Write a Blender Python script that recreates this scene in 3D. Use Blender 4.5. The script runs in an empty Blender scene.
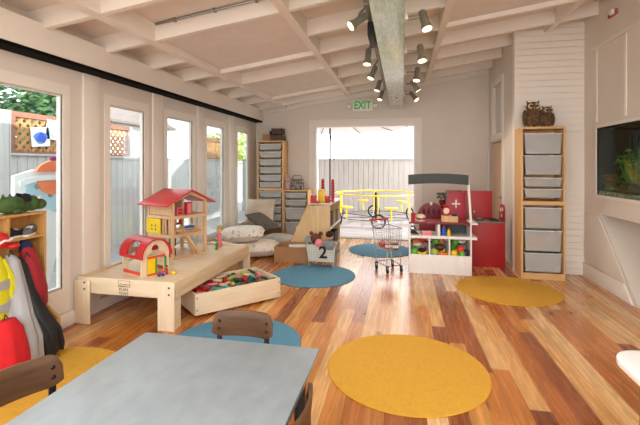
import bpy, bmesh, math, random
from mathutils import Vector, Matrix
S = bpy.context.scene
C = S.collection
R = random.Random(11)
PI = math.pi

# ------------------------------------------------------------------ colours and materials
def lin(c):
    return tuple(((v/255)/12.92 if v/255 <= .04045 else ((v/255+.055)/1.055)**2.4) for v in c)

def nodes(name):
    m = bpy.data.materials.new(name); m.use_nodes = True
    nt = m.node_tree; nt.nodes.clear()
    out = nt.nodes.new('ShaderNodeOutputMaterial')
    bs = nt.nodes.new('ShaderNodeBsdfPrincipled')
    nt.links.new(bs.outputs[0], out.inputs[0])
    return m, nt, bs, out

def pm(name, c, rough=.55, metal=0., var=.08, scale=7., bump=0., bscale=40., c2=None, stretch=None, detail=3., coat=0., emit=0., spec=.5):
    """procedural paint / plastic / cloth: noise between two tones, optional bump"""
    m, nt, bs, out = nodes(name)
    a = lin(c)
    b = lin(c2) if c2 else tuple(v*(1-var*2) for v in a)
    a2 = a if c2 else tuple(min(1, v*(1+var*.6)) for v in a)
    tc = nt.nodes.new('ShaderNodeTexCoord')
    mp = nt.nodes.new('ShaderNodeMapping')
    nt.links.new(tc.outputs['Object'], mp.inputs[0])
    if stretch: mp.inputs['Scale'].default_value = stretch
    nz = nt.nodes.new('ShaderNodeTexNoise')
    nz.inputs['Scale'].default_value = scale; nz.inputs['Detail'].default_value = detail
    nt.links.new(mp.outputs[0], nz.inputs['Vector'])
    rp = nt.nodes.new('ShaderNodeValToRGB')
    rp.color_ramp.elements[0].position = .3; rp.color_ramp.elements[1].position = .7
    rp.color_ramp.elements[0].color = (*b, 1); rp.color_ramp.elements[1].color = (*a2, 1)
    nt.links.new(nz.outputs['Fac'], rp.inputs[0])
    nt.links.new(rp.outputs[0], bs.inputs['Base Color'])
    bs.inputs['Roughness'].default_value = rough
    bs.inputs['Metallic'].default_value = metal
    bs.inputs['Specular IOR Level'].default_value = spec
    bs.inputs['Coat Weight'].default_value = coat
    if emit:
        nt.links.new(rp.outputs[0], bs.inputs['Emission Color']); bs.inputs['Emission Strength'].default_value = emit
    if bump:
        n2 = nt.nodes.new('ShaderNodeTexNoise'); n2.inputs['Scale'].default_value = bscale
        nt.links.new(mp.outputs[0], n2.inputs['Vector'])
        bp = nt.nodes.new('ShaderNodeBump'); bp.inputs['Strength'].default_value = bump; bp.inputs['Distance'].default_value = .01
        nt.links.new(n2.outputs['Fac'], bp.inputs['Height']); nt.links.new(bp.outputs[0], bs.inputs['Normal'])
    return m

def wood(name, c, c2, axis='x', rough=.5, scale=5., k=12.):
    st = {'x': (1, k, k), 'y': (k, 1, k), 'z': (k, k, 1)}[axis]
    return pm(name, c, rough, c2=c2, scale=scale*.5, stretch=st, detail=5., bump=.08, bscale=6.)

def voro(name, cols, scale=30., rough=.6):
    m, nt, bs, out = nodes(name)
    tc = nt.nodes.new('ShaderNodeTexCoord')
    v = nt.nodes.new('ShaderNodeTexVoronoi'); v.inputs['Scale'].default_value = scale
    nt.links.new(tc.outputs['Object'], v.inputs['Vector'])
    sp = nt.nodes.new('ShaderNodeSeparateColor'); nt.links.new(v.outputs['Color'], sp.inputs[0])
    rp = nt.nodes.new('ShaderNodeValToRGB'); rp.color_ramp.interpolation = 'CONSTANT'
    e = rp.color_ramp.elements
    for i, c in enumerate(cols):
        el = e[i] if i < 2 else e.new(i/len(cols))
        el.position = i/len(cols); el.color = (*lin(c), 1)
    nt.links.new(sp.outputs[0], rp.inputs[0]); nt.links.new(rp.outputs[0], bs.inputs['Base Color'])
    bs.inputs['Roughness'].default_value = rough
    return m

def floor_mat():
    m, nt, bs, out = nodes('hardwood_planks')
    N = nt.nodes.new; L = nt.links.new
    tc = N('ShaderNodeTexCoord'); sx = N('ShaderNodeSeparateXYZ'); L(tc.outputs['Object'], sx.inputs[0])
    def mth(op, a, b=None):
        n = N('ShaderNodeMath'); n.operation = op
        for i, v in enumerate((a, b)):
            if v is None: continue
            if isinstance(v, (int, float)): n.inputs[i].default_value = v
            else: L(v, n.inputs[i])
        return n.outputs[0]
    u = mth('DIVIDE', mth('ADD', sx.outputs[0], 20.03), .112)
    row = mth('FLOOR', u); fu = mth('FRACT', u)
    w1 = N('ShaderNodeTexWhiteNoise'); w1.noise_dimensions = '1D'; L(row, w1.inputs['W'])
    v = mth('ADD', mth('DIVIDE', sx.outputs[1], 1.7), mth('MULTIPLY', w1.outputs['Value'], 7.3))
    col = mth('FLOOR', v); fv = mth('FRACT', v)
    cv = N('ShaderNodeCombineXYZ'); L(row, cv.inputs[0]); L(col, cv.inputs[1])
    w2 = N('ShaderNodeTexWhiteNoise'); w2.noise_dimensions = '2D'; L(cv.outputs[0], w2.inputs['Vector'])
    rp = N('ShaderNodeValToRGB'); e = rp.color_ramp.elements
    tones = [(0, (122, 62, 28)), (.12, (156, 84, 36)), (.34, (182, 108, 46)), (.6, (197, 126, 58)), (.82, (210, 150, 82)), (1, (226, 184, 128))]
    e[0].position = 0; e[1].position = 1
    for i in range(len(tones)-2): e.new(.5)
    for i, (p, c) in enumerate(tones): e[i].position = p; e[i].color = (*lin(c), 1)
    L(w2.outputs['Value'], rp.inputs[0])
    # grain, shifted per plank
    off = N('ShaderNodeVectorMath'); off.operation = 'MULTIPLY_ADD'
    L(w2.outputs['Color'], off.inputs[0]); off.inputs[1].default_value = (9, 9, 9); L(tc.outputs['Object'], off.inputs[2])
    mp = N('ShaderNodeMapping'); mp.inputs['Scale'].default_value = (26, 1.6, 1); L(off.outputs[0], mp.inputs[0])
    nz = N('ShaderNodeTexNoise'); nz.inputs['Scale'].default_value = 1.6; nz.inputs['Detail'].default_value = 6; nz.inputs['Distortion'].default_value = .6
    L(mp.outputs[0], nz.inputs['Vector'])
    gr = N('ShaderNodeMapRange'); gr.inputs['From Min'].default_value = .3; gr.inputs['From Max'].default_value = .7
    gr.inputs['To Min'].default_value = .72; gr.inputs['To Max'].default_value = 1.2; L(nz.outputs['Fac'], gr.inputs['Value'])
    mul = N('ShaderNodeMixRGB'); mul.blend_type = 'MULTIPLY'; mul.inputs[0].default_value = 1
    L(rp.outputs[0], mul.inputs[1]); L(gr.outputs[0], mul.inputs[2])
    # knots
    mk = N('ShaderNodeMapping'); mk.inputs['Scale'].default_value = (3.2, 1.5, 1); L(off.outputs[0], mk.inputs[0])
    vk = N('ShaderNodeTexVoronoi'); vk.inputs['Scale'].default_value = 1.; L(mk.outputs[0], vk.inputs['Vector'])
    kk = N('ShaderNodeMapRange'); kk.inputs['From Min'].default_value = .03; kk.inputs['From Max'].default_value = .1
    kk.inputs['To Min'].default_value = .8; kk.inputs['To Max'].default_value = 0; L(vk.outputs['Distance'], kk.inputs['Value'])
    mx = N('ShaderNodeMixRGB'); L(kk.outputs[0], mx.inputs[0]); L(mul.outputs[0], mx.inputs[1]); mx.inputs[2].default_value = (*lin((62, 30, 14)), 1)
    # seams
    du = mth('MINIMUM', fu, mth('SUBTRACT', 1., fu)); dv = mth('MINIMUM', fv, mth('SUBTRACT', 1., fv))
    seam = mth('MAXIMUM', mth('LESS_THAN', du, .012), mth('LESS_THAN', dv, .0012))
    m2 = N('ShaderNodeMixRGB'); L(mth('MULTIPLY', seam, .55), m2.inputs[0]); L(mx.outputs[0], m2.inputs[1]); m2.inputs[2].default_value = (*lin((70, 36, 18)), 1)
    L(m2.outputs[0], bs.inputs['Base Color'])
    rr = N('ShaderNodeMapRange'); rr.inputs['To Min'].default_value = .2; rr.inputs['To Max'].default_value = .34; L(nz.outputs['Fac'], rr.inputs['Value'])
    L(rr.outputs[0], bs.inputs['Roughness'])
    bp = N('ShaderNodeBump'); bp.inputs['Strength'].default_value = .06; bp.inputs['Distance'].default_value = .003
    L(mth('SUBTRACT', 1., seam), bp.inputs['Height']); bs.inputs['Coat Weight'].default_value = .4; bs.inputs['Coat Roughness'].default_value = .16; L(bp.outputs[0], bs.inputs['Normal'])
    return m

def glass_mat(name, tint=(240, 248, 250), refl=.08, rough=.02, k=.5):
    m, nt, bs, out = nodes(name)
    nt.nodes.remove(bs)
    N = nt.nodes.new; L = nt.links.new
    t = N('ShaderNodeBsdfTransparent'); g = N('ShaderNodeBsdfGlossy'); g.inputs['Roughness'].default_value = rough
    nz = N('ShaderNodeTexNoise'); nz.inputs['Scale'].default_value = 3
    rp = N('ShaderNodeValToRGB'); c = lin(tint)
    rp.color_ramp.elements[0].color = (*[v*.97 for v in c], 1); rp.color_ramp.elements[1].color = (*c, 1)
    L(nz.outputs['Fac'], rp.inputs[0]); L(rp.outputs[0], t.inputs['Color'])
    lw = N('ShaderNodeLayerWeight'); lw.inputs['Blend'].default_value = .18
    ad = N('ShaderNodeMath'); ad.operation = 'MULTIPLY_ADD'; ad.inputs[1].default_value = k; ad.inputs[2].default_value = refl*.3
    L(lw.outputs['Fresnel'], ad.inputs[0])
    mx = N('ShaderNodeMixShader'); L(ad.outputs[0], mx.inputs[0]); L(t.outputs[0], mx.inputs[1]); L(g.outputs[0], mx.inputs[2])
    L(mx.outputs[0], out.inputs[0])
    return m

def clear_plastic(name, c=(225, 228, 230), clear=.35):
    m = pm(name, c, rough=.3, var=.03)
    nt = m.node_tree; out = [n for n in nt.nodes if n.type == 'OUTPUT_MATERIAL'][0]; bs = [n for n in nt.nodes if n.type == 'BSDF_PRINCIPLED'][0]
    t = nt.nodes.new('ShaderNodeBsdfTransparent'); mx = nt.nodes.new('ShaderNodeMixShader'); mx.inputs[0].default_value = clear
    nt.links.new(bs.outputs[0], mx.inputs[1]); nt.links.new(t.outputs[0], mx.inputs[2]); nt.links.new(mx.outputs[0], out.inputs[0])
    return m

# ------------------------------------------------------------------ mesh helpers
def B(): return bmesh.new()

def box(bm, lo, hi, M=None):
    x0, y0, z0 = lo; x1, y1, z1 = hi
    vs = [bm.verts.new((M @ Vector(p)) if M else p) for p in ((x0,y0,z0),(x1,y0,z0),(x1,y1,z0),(x0,y1,z0),(x0,y0,z1),(x1,y0,z1),(x1,y1,z1),(x0,y1,z1))]
    for f in ((0,3,2,1),(4,5,6,7),(0,1,5,4),(1,2,6,5),(2,3,7,6),(3,0,4,7)): bm.faces.new([vs[i] for i in f])
    return bm

def frame_of(d):
    d = d.normalized(); a = Vector((0,0,1)) if abs(d.z) < .9 else Vector((1,0,0))
    u = d.cross(a).normalized(); return u, d.cross(u)

def tube(bm, pts, r, n=8, closed=False, rs=None):
    P = [Vector(p) for p in pts]; k = len(P); rings = []
    u = None
    for i in range(k):
        if closed: d = P[(i+1) % k]-P[i-1]
        else: d = (P[min(i+1, k-1)]-P[max(i-1, 0)])
        d.normalize()
        if u is None: u, _ = frame_of(d)
        u = (u-d*u.dot(d)).normalized(); v = d.cross(u)
        rr = rs[i] if rs else r
        rings.append([bm.verts.new(P[i]+(u*math.cos(2*PI*j/n)+v*math.sin(2*PI*j/n))*rr) for j in range(n)])
    for i in range(k if closed else k-1):
        a, b = rings[i], rings[(i+1) % k]
        for j in range(n): bm.faces.new((a[j], a[(j+1) % n], b[(j+1) % n], b[j]))
    if not closed:
        bm.faces.new(rings[0][::-1]); bm.faces.new(rings[-1])
    return bm

def cyl(bm, p0, p1, r0, r1=None, n=16):
    return tube(bm, [p0, p1], r0, n, rs=[r0, r0 if r1 is None else r1])

def ell(bm, c, r, M=None, u=14, v=9):
    T = Matrix.Translation(Vector(c)) @ (M.to_4x4() if M else Matrix()) @ Matrix.Diagonal((*(r if hasattr(r, '__len__') else (r, r, r)), 1))
    bmesh.ops.create_uvsphere(bm, u_segments=u, v_segments=v, radius=1, matrix=T)
    return bm

def prism(bm, poly, h0, h1, ax='z'):
    """polygon extruded along ax; poly coordinates are the two other axes in order"""
    def mk(p, h):
        return {'z': (p[0], p[1], h), 'y': (p[0], h, p[1]), 'x': (h, p[0], p[1])}[ax]
    a = [bm.verts.new(mk(p, h0)) for p in poly]; b = [bm.verts.new(mk(p, h1)) for p in poly]
    n = len(poly)
    bm.faces.new(a); bm.faces.new(b[::-1])
    for i in range(n): bm.faces.new((a[i], b[i], b[(i+1) % n], a[(i+1) % n]))
    return bm

def ringplate(bm, outer, inner, h0, h1, ax='z'):
    """outer and inner loops with the same point count -> plate with a hole"""
    def mk(p, h):
        return {'z': (p[0], p[1], h), 'y': (p[0], h, p[1]), 'x': (h, p[0], p[1])}[ax]
    L = [[bm.verts.new(mk(p, h)) for p in loop] for loop in (outer, inner) for h in (h0, h1)]
    n = len(outer)
    for i in range(n):
        j = (i+1) % n
        bm.faces.new((L[0][i], L[0][j], L[2][j], L[2][i])); bm.faces.new((L[1][j], L[1][i], L[3][i], L[3][j]))
        bm.faces.new((L[0][j], L[0][i], L[1][i], L[1][j])); bm.faces.new((L[2][i], L[2][j], L[3][j], L[3][i]))
    return bm

def lathe(bm, prof, c=(0,0,0), n=20):
    c = Vector(c); rings = []
    for r, z in prof:
        rings.append([bm.verts.new(c+Vector((r*math.cos(2*PI*j/n), r*math.sin(2*PI*j/n), z))) for j in range(n)])
    for a, b in zip(rings, rings[1:]):
        for j in range(n): bm.faces.new((a[j], a[(j+1) % n], b[(j+1) % n], b[j]))
    bm.faces.new(rings[0][::-1]); bm.faces.new(rings[-1])
    return bm

def cushion(bm, c, size, M=None, n=12, edge=.25, wob=.0, seed=0):
    """soft pillow: two bulged sheets that meet at the seam"""
    rr = random.Random(seed); M = M or Matrix()
    c = Vector(c); sx, sy, sz = (s/2 for s in size)
    G = {}
    for side in (1, -1):
        for i in range(n+1):
            for j in range(n+1):
                if side == -1 and (i in (0, n) or j in (0, n)): G[side, i, j] = G[1, i, j]; continue
                u = 2*i/n-1; v = 2*j/n-1
                pin = 1-.07*(1-abs(u)**2)*(abs(v)**4); pin2 = 1-.07*(1-abs(v)**2)*(abs(u)**4)
                h = ((1-abs(u)**2.6)*(1-abs(v)**2.6))**.42 if abs(u) < 1 and abs(v) < 1 else 0
                p = Vector((u*sx*pin2, v*sy*pin, side*h*sz + rr.uniform(-wob, wob)))
                G[side, i, j] = bm.verts.new(c + (M.to_3x3() @ p))
    for side in (1, -1):
        for i in range(n):
            for j in range(n):
                f = [G[side, i, j], G[side, i+1, j], G[side, i+1, j+1], G[side, i, j+1]]
                bm.faces.new(f if side == 1 else f[::-1])
    return bm

def garment(bm, prof, n=28, seed=0, fold=.14, flat=(1, 1)):
    """hanging cloth: rings (x, y, z, half width along y, half depth along x) with folds that deepen downward"""
    rr = random.Random(seed); ph = [rr.uniform(0, 6.28) for _ in range(4)]; rings = []
    k = len(prof)
    for t, (x, y, z, wy, dx) in enumerate(prof):
        ring = []
        for j in range(n):
            a = 2*PI*j/n
            amp = fold*min(1, t/(k*.5))
            f = 1+amp*(math.sin(5*a+ph[0]+t*.15)+.6*math.sin(9*a+ph[1]-t*.2))*.6
            ring.append(bm.verts.new((x+math.cos(a)*dx*f, y+math.sin(a)*wy*(1+(f-1)*.4), z+.012*math.sin(3*a+ph[2])*(t/k))))
        rings.append(ring)
    for a, b in zip(rings, rings[1:]):
        for j in range(n): bm.faces.new((a[j], b[j], b[(j+1) % n], a[(j+1) % n]))
    bm.faces.new(rings[0]); bm.faces.new(rings[-1][::-1])
    return bm

def obj(name, bm, mat, parent=None, bevel=0., seg=2, flat=False, sub=0, loc=None, rotz=0.):
    bmesh.ops.recalc_face_normals(bm, faces=bm.faces[:])
    if bevel:
        es = [e for e in bm.edges if len(e.link_faces) == 2 and e.calc_face_angle(0) > .5]
        if es: bmesh.ops.bevel(bm, geom=es, offset=bevel, segments=seg, affect='EDGES', profile=.6, clamp_overlap=True)
    for e in bm.edges:
        e.smooth = not (len(e.link_faces) != 2 or e.calc_face_angle(0) > .7)
    for f in bm.faces: f.smooth = not flat
    me = bpy.data.meshes.new(name); bm.to_mesh(me); bm.free()
    for mm in (mat if isinstance(mat, (list, tuple)) else [mat]): me.materials.append(mm)
    o = bpy.data.objects.new(name, me); C.objects.link(o)
    if parent is not None: o.parent = parent
    if loc: o.location = loc
    if rotz: o.rotation_euler.z = rotz
    if sub:
        md = o.modifiers.new('smooth', 'SUBSURF'); md.levels = sub; md.render_levels = sub
    return o

def tag(o, label, cat, group=None, kind=None):
    if label: o['label'] = label
    if cat: o['category'] = cat
    if group: o['group'] = group
    if kind: o['kind'] = kind
    return o

def thing(name, label, cat, loc=(0,0,0), rotz=0., group=None):
    o = bpy.data.objects.new(name, None); C.objects.link(o)
    o.location = loc; o.rotation_euler = (0, 0, rotz); o.empty_display_size = .1
    return tag(o, label, cat, group)

def struct(name, bm, mat, parent=None, **k):
    o = obj(name, bm, mat, parent, **k)
    if parent is None: o['kind'] = 'structure'
    return o

def dup(root, loc=None, rotz=None, label=None, group=None):
    r = root.copy(); C.objects.link(r)
    if loc is not None: r.location = loc
    if rotz is not None: r.rotation_euler = (0, 0, rotz)
    if label: r['label'] = label
    if group: r['group'] = group
    for ch in list(root.children):
        c = ch.copy(); C.objects.link(c); c.parent = r
        for g in list(ch.children):
            d = g.copy(); C.objects.link(d); d.parent = c
    return r

def text_mesh(name, body, size, depth, mat, parent, loc, rot, align='CENTER', bold=0.):
    cu = bpy.data.curves.new(name, 'FONT'); cu.offset = bold; cu.body = body; cu.size = size; cu.extrude = depth; cu.align_x = align; cu.align_y = 'CENTER'
    t = bpy.data.objects.new(name, cu); C.objects.link(t)
    dg = bpy.context.evaluated_depsgraph_get(); me = bpy.data.meshes.new_from_object(t.evaluated_get(dg))
    C.objects.unlink(t); bpy.data.objects.remove(t)
    me.name = name; me.materials.clear(); me.materials.append(mat)
    o = bpy.data.objects.new(name, me); C.objects.link(o); o.parent = parent; o.location = loc; o.rotation_euler = rot
    return o

def circ(cx, cy, r, n=32, a0=0, a1=2*PI, ry=None):
    full = abs(a1-a0-2*PI) < 1e-6
    return [(cx+r*math.cos(a0+(a1-a0)*i/(n if full else n-1)), cy+(ry or r)*math.sin(a0+(a1-a0)*i/(n if full else n-1))) for i in range(n)]

# ------------------------------------------------------------------ palette
WALL = pm('cream_wall_paint', (222, 213, 202), .6, var=.02, scale=2)
CEIL = pm('ceiling_paint', (226, 219, 210), .7, var=.02, scale=2)
PANEL = pm('acoustic_panel', (228, 220, 212), .85, var=.03, bump=.1, bscale=90)
TRIM = pm('white_trim_paint', (234, 227, 217), .45, var=.02, scale=3)
BLACK = pm('black_metal', (16, 16, 17), .5, var=.1)
RUBBER = pm('black_rubber', (20, 20, 22), .75, var=.1)
WHITE = pm('white_laminate', (238, 234, 230), .35, var=.02)
STEEL = pm('brushed_steel', (150, 148, 142), .35, metal=.9, var=.08, stretch=(1, 1, 20))
CHROME = pm('chrome_wire', (190, 192, 195), .25, metal=.9, var=.05)
PINE = wood('pine_wood', (226, 184, 128), (206, 156, 100), 'z', .5)
PINEH = wood('pine_wood_across', (226, 184, 128), (206, 156, 100), 'x', .5)
BIRCH = wood('pale_birch', (234, 216, 188), (222, 198, 164), 'x', .45)
BIRCHZ = wood('pale_birch_upright', (234, 216, 188), (222, 198, 164), 'z', .45)
MAPLE = wood('maple_ply', (224, 188, 134), (206, 164, 106), 'z', .45)
HONEY = wood('honey_ply', (214, 166, 98), (190, 138, 74), 'z', .5)
RED = pm('red_paint', (196, 30, 34), .4, var=.06)
DRED = pm('deep_red_laminate', (168, 22, 26), .45, var=.06)
BURG = pm('burgundy_paint', (132, 20, 34), .45, var=.08)
YEL = pm('yellow_paint', (244, 204, 20), .4, var=.05)
GRN = pm('green_paint', (70, 150, 50), .45, var=.08)
BLU = pm('blue_paint', (40, 90, 190), .45, var=.08)
ORG = pm('orange_paint', (236, 120, 34), .45, var=.08)
PINK = pm('pink_paint', (232, 130, 140), .5, var=.06)
TEAL = pm('teal_paint', (80, 176, 170), .45, var=.08)
DGRN = pm('dark_green_paint', (30, 74, 60), .45, var=.1)
DBLU = pm('navy_paint', (28, 40, 84), .5, var=.1)
SKIN = pm('doll_skin', (236, 184, 150), .5, var=.04)
CREAMF = pm('cream_canvas', (226, 218, 204), .9, var=.05, bump=.2, bscale=120)
GREYF = pm('grey_fabric', (150, 150, 150), .9, var=.08, bump=.2, bscale=120)
DARKWOOD = wood('walnut_ply', (100, 68, 42), (68, 45, 28), 'x', .45)
GLASS = glass_mat('window_glass')
CLEARBIN = clear_plastic('translucent_tray', (212, 212, 210), .58)
# ================================================================== THE SETTING
YC = .7  # ceiling start, cut short out of view so extra daylight falls in
XL, XR, YB, YS, XJ = -2.75, 2.18, 7.30, 5.43, 1.46
Y0 = -1.6
def zc(x): return 2.43+.145*(x+2.152)          # underside of the rafters
def zr(x): return zc(x)+.15                    # ceiling boards above them

struct('floor', box(B(), (-2.9, Y0, -.03), (2.8, YB+.16, 0)), floor_mat())
def slope(bm, x0, x1, y0, y1, f0, f1):
    return prism(bm, [(x0, f0(x0)), (x1, f0(x1)), (x1, f1(x1)), (x0, f1(x0))], y0, y1, 'y')
struct('ceiling', slope(B(), -3.25, 2.9, YC, YB+.35, zr, lambda x: zr(x)+.12), CEIL)
BX = [-2.152, -.94, .422, 1.765]
RY = [1.225+.645*k for k in range(10)]
skip = {(1, 4): 1, (1, 7): 1, (3, 4): 1}
XE = [XL]+BX+[2.18]
n = 0
for k, y in enumerate(RY):
    run = []
    for s in range(5):
        if (s, k) in skip: continue
        a = XE[s]+(.036 if s else 0); b = XE[s+1]-(.036 if s < 4 else 0)
        if s < 4 or y < YS-.1: run.append((a, b))
        elif y < YB: run.append((a, XJ+.02)) if XJ > a else None
    if y > YS and True:
        run = [(a, min(b, XJ-.002)) for a, b in run if a < XJ-.1]
    for a, b in run:
        n += 1
        struct('trim_%d' % n, slope(B(), a, b, y-.024, y+.024, zc, zr), TRIM)
for x in BX:
    n += 1
    y1 = YB if x < XJ else YS
    struct('trim_%d' % n, slope(B(), x-.036, x+.036, YC, y1, lambda q: zc(q)-.006, zr), TRIM)
# header beam over the glass doors, and the black sliding track
n += 1; struct('trim_%d' % n, box(B(), (XL-.02, Y0, 2.19), (-2.60, YB, 2.395)), TRIM)
n += 1; struct('trim_%d' % n, box(B(), (XL-.02, Y0, 2.160), (-2.604, YB-.05, 2.189)), pm('matte_black_track', (9, 9, 10), .8, spec=.1))
# edge beam along the back wall
n += 1; struct('trim_%d' % n, slope(B(), XL, XJ, YB-.03, YB, lambda q: zc(q)-.04, lambda q: zc(q)+.15), TRIM)

# drop-in acoustic panels
pl = tag(obj('ceiling_panel', slope(B(), BX[0]+.04, BX[1]-.04, RY[3]+.03, RY[5]-.03, lambda q: zc(q)+.05, lambda q: zc(q)+.08), PANEL), 'grey acoustic ceiling panel above the dollhouse, left of the track lights', 'ceiling panel')
tag(obj('ceiling_panel', slope(B(), BX[0]+.04, BX[1]-.04, RY[6]+.03, RY[8]-.03, lambda q: zc(q)+.05, lambda q: zc(q)+.08), PANEL), 'grey acoustic ceiling panel nearest the back wall, left of the exit sign', 'ceiling panel')
tag(obj('ceiling_panel', slope(B(), BX[2]+.04, BX[3]-.04, RY[3]+.03, RY[5]-.03, lambda q: zc(q)+.05, lambda q: zc(q)+.08), PANEL), 'grey acoustic ceiling panel on the right side, toward the aquarium wall', 'ceiling panel')
# grey conduits along rafters
def conduit(x0, x1, y, label):
    t = thing('conduit', label, 'conduit', (0, 0, 0))
    obj('pipe', tube(B(), [(x0, y, zc(x0)+.135), (x1, y, zc(x1)+.135)], .011, 8), STEEL, t)
    for q in range(3):
        xx = x0+(x1-x0)*(q+.5)/3
        obj('clip', box(B(), (xx-.012, y-.014, zc(xx)+.118), (xx+.012, y+.02, zc(xx)+.15)), STEEL, t)
conduit(-2.1, -.99, RY[3]-.04, 'grey conduit pipe along the nearest rafter left of the beam')
conduit(-2.1, -.99, RY[5]-.045, 'grey conduit pipe along the rafter behind the big ceiling panel')

# left wall with its row of glass doors
op = [(-.75, -.2), (.25, .8), (1.25, 1.8), (2.27, 2.81), (3.36, 3.88), (4.32, 4.90), (5.30, 5.85), (6.40, 6.90)]  # openings nearest the camera are unseen, added to let daylight in
Z0, Z1 = .33, 1.93
bm = B()
box(bm, (XL-.05, Y0, -.02), (XL, YB+.15, Z0)); box(bm, (XL-.05, Y0, Z1), (XL, YB+.15, 2.6))
ys = [Y0]+[v for o in op for v in o]+[YB+.15]
for a, b in zip(ys[::2], ys[1::2]): box(bm, (XL-.05, a, Z0), (XL, b, Z1))
struct('wall_left', bm, WALL)
for i, (a, b) in enumerate(op):
    if b < 1: continue
    w = bpy.data.objects.new('window_%d' % (i-1), None); C.objects.link(w); w['kind'] = 'structure'
    fr = B()
    ringplate(fr, [(a-.075, Z0-.2), (b+.075, Z0-.2), (b+.075, Z1+.09), (a-.075, Z1+.09)], [(a, Z0), (b, Z0), (b, Z1), (a, Z1)], XL-.01, XL+.006, 'x')
    ringplate(fr, [(a, Z0), (b, Z0), (b, Z1), (a, Z1)], [(a+.012, Z0+.012), (b-.012, Z0+.012), (b-.012, Z1-.012), (a+.012, Z1-.012)], XL-.045, XL-.012, 'x')
    obj('window_frame', fr, TRIM, w)
    obj('pane', box(B(), (XL-.032, a+.005, Z0+.005), (XL-.028, b-.005, Z1-.005)), GLASS, w)
for y in (2.0, 3.02, 4.02, 5.02, 6.06):
    n += 1
    struct('trim_%d' % n, box(B(), (XL-.01, y, 0), (XL+.02, y+.19, 2.158)), TRIM, bevel=.006)
struct('baseboard_left', box(B(), (XL-.01, Y0, 0), (XL+.014, YB, .11)), TRIM, bevel=.004)

# back wall with the wide open doorway
DX0, DX1, DZ = -1.592, .235, 2.078
bm = B()
box(bm, (XL, YB, 0), (DX0, YB+.15, 3.1)); box(bm, (DX1, YB, 0), (XJ+.1, YB+.15, 3.2)); box(bm, (DX0, YB, DZ), (DX1, YB+.15, 3.1))
struct('wall_back', bm, WALL)
d = bpy.data.objects.new('door_1', None); C.objects.link(d); d['kind'] = 'structure'
fr = B()
box(fr, (DX0-.11, YB-.018, 0), (DX0, YB, DZ+.11)); box(fr, (DX1, YB-.018, 0), (DX1+.11, YB, DZ+.11)); box(fr, (DX0, YB-.018, DZ), (DX1, YB, DZ+.11))
obj('door_casing', fr, TRIM, d)
fr = B()
box(fr, (DX0, YB, 0), (DX0+.03, YB+.15, DZ)); box(fr, (DX1-.03, YB, 0), (DX1, YB+.15, DZ)); box(fr, (DX0+.03, YB, DZ-.03), (DX1-.03, YB+.15, DZ))
obj('door_jamb', fr, WHITE, d)
obj('sill', box(B(), (DX0, YB+.0, 0), (DX1, YB+.16, .012)), STEEL, d)

# side wall of the passage at right (with an inner door and its transom)
bm = B()
box(bm, (XJ, YS+.1, 0), (XJ+.1, 6.34, 3.15)); box(bm, (XJ, 6.34, 2.62), (XJ+.1, 6.95, 3.15)); box(bm, (XJ, 6.95, 1.72), (XJ+.1, YB+.1, 3.15)); box(bm, (XJ, 6.34, 1.72), (XJ+.1, 6.95, 1.82))
box(bm, (XJ, 7.2, 0), (XJ+.1, YB+.1, 1.72)); box(bm, (XJ+.09, 6.34, 0), (XJ+.1, 7.2, 1.72))
struct('wall_passage', bm, WALL)
w = bpy.data.objects.new('window_8', None); C.objects.link(w); w['kind'] = 'structure'
obj('window_frame', ringplate(B(), [(6.27, 1.75), (7.02, 1.75), (7.02, 2.69), (6.27, 2.69)], [(6.36, 1.84), (6.93, 1.84), (6.93, 2.6), (6.36, 2.6)], XJ-.02, XJ+.05, 'x'), TRIM, w)
obj('pane', box(B(), (XJ+.03, 6.36, 1.84), (XJ+.034, 6.93, 2.6)), clear_plastic('pale_light_pane', (196, 192, 184), .1), w)  # pale opaque pane colour stands in for light through the transom
d = bpy.data.objects.new('door_2', None); C.objects.link(d); d['kind'] = 'structure'
obj('door_leaf', box(B(), (XJ+.03, 6.36, 0.005), (XJ+.07, 7.18, 1.70)), pm('tan_door_paint', (216, 184, 152), .5, var=.03), d)
fr = B()
box(fr, (XJ-.02, 6.24, 0), (XJ+.01, 6.34, 1.75)); box(fr, (XJ-.02, 7.2, 0), (XJ+.01, 7.29, 1.75))
obj('door_casing', fr, TRIM, d)
bm = B(); ell(bm, (XJ+.0, 6.45, .86), (.022, .022, .022)); cyl(bm, (XJ+.0, 6.45, .86), (XJ+.035, 6.45, .86), .009)
obj('door_knob', bm, STEEL, d)

# wall of white shiplap boards behind the pine rack
bm = B()
box(bm, (1.40, YS+.015, 0), (XR+.1, YS+.1, 3.2))
z = 0.
while z < 3.1:
    box(bm, (1.395, YS, z+.004), (XR, YS+.02, min(z+.0785, 3.1))); z += .08
box(bm, (1.388, YS-.002, 0), (1.40, YS+.1, 3.2))
struct('wall_siding', bm, TRIM, bevel=0)

# right wall: panelled, with the built-in aquarium and the slanted knee recess
AY0, AY1, AZ0, AZ1 = 3.62, 5.107, 1.015, 1.77
bm = B()
box(bm, (XR, Y0, AZ1), (XR+.1, YS+.1, 3.3)); box(bm, (XR, AY1, .80), (XR+.1, YS+.1, AZ1)); box(bm, (XR, Y0, .80), (XR+.1, AY0, AZ1))
box(bm, (XR, AY0, .80), (XR+.1, AY1, AZ0))
prism(bm, [(YS+.1, 0), (YS+.1, .80), (5.036, .80), (4.467, .198), (4.30, 0.02), (4.30, 0)], XR, XR+.42, 'x')
box(bm, (XR, Y0, 0), (XR+.42, 3.55, .80)); box(bm, (XR+.40, 3.5, 0), (XR+.46, YS, .82)); box(bm, (XR+.05, 3.5, .80), (XR+.46, YS, .84))
struct('wall_right', bm, WALL)
n += 1; struct('trim_%d' % n, prism(B(), [(5.40, .18), (5.40, .775), (5.05, .775), (4.50, .18)], XR-.014, XR, 'x'), WALL, bevel=.006)
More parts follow.
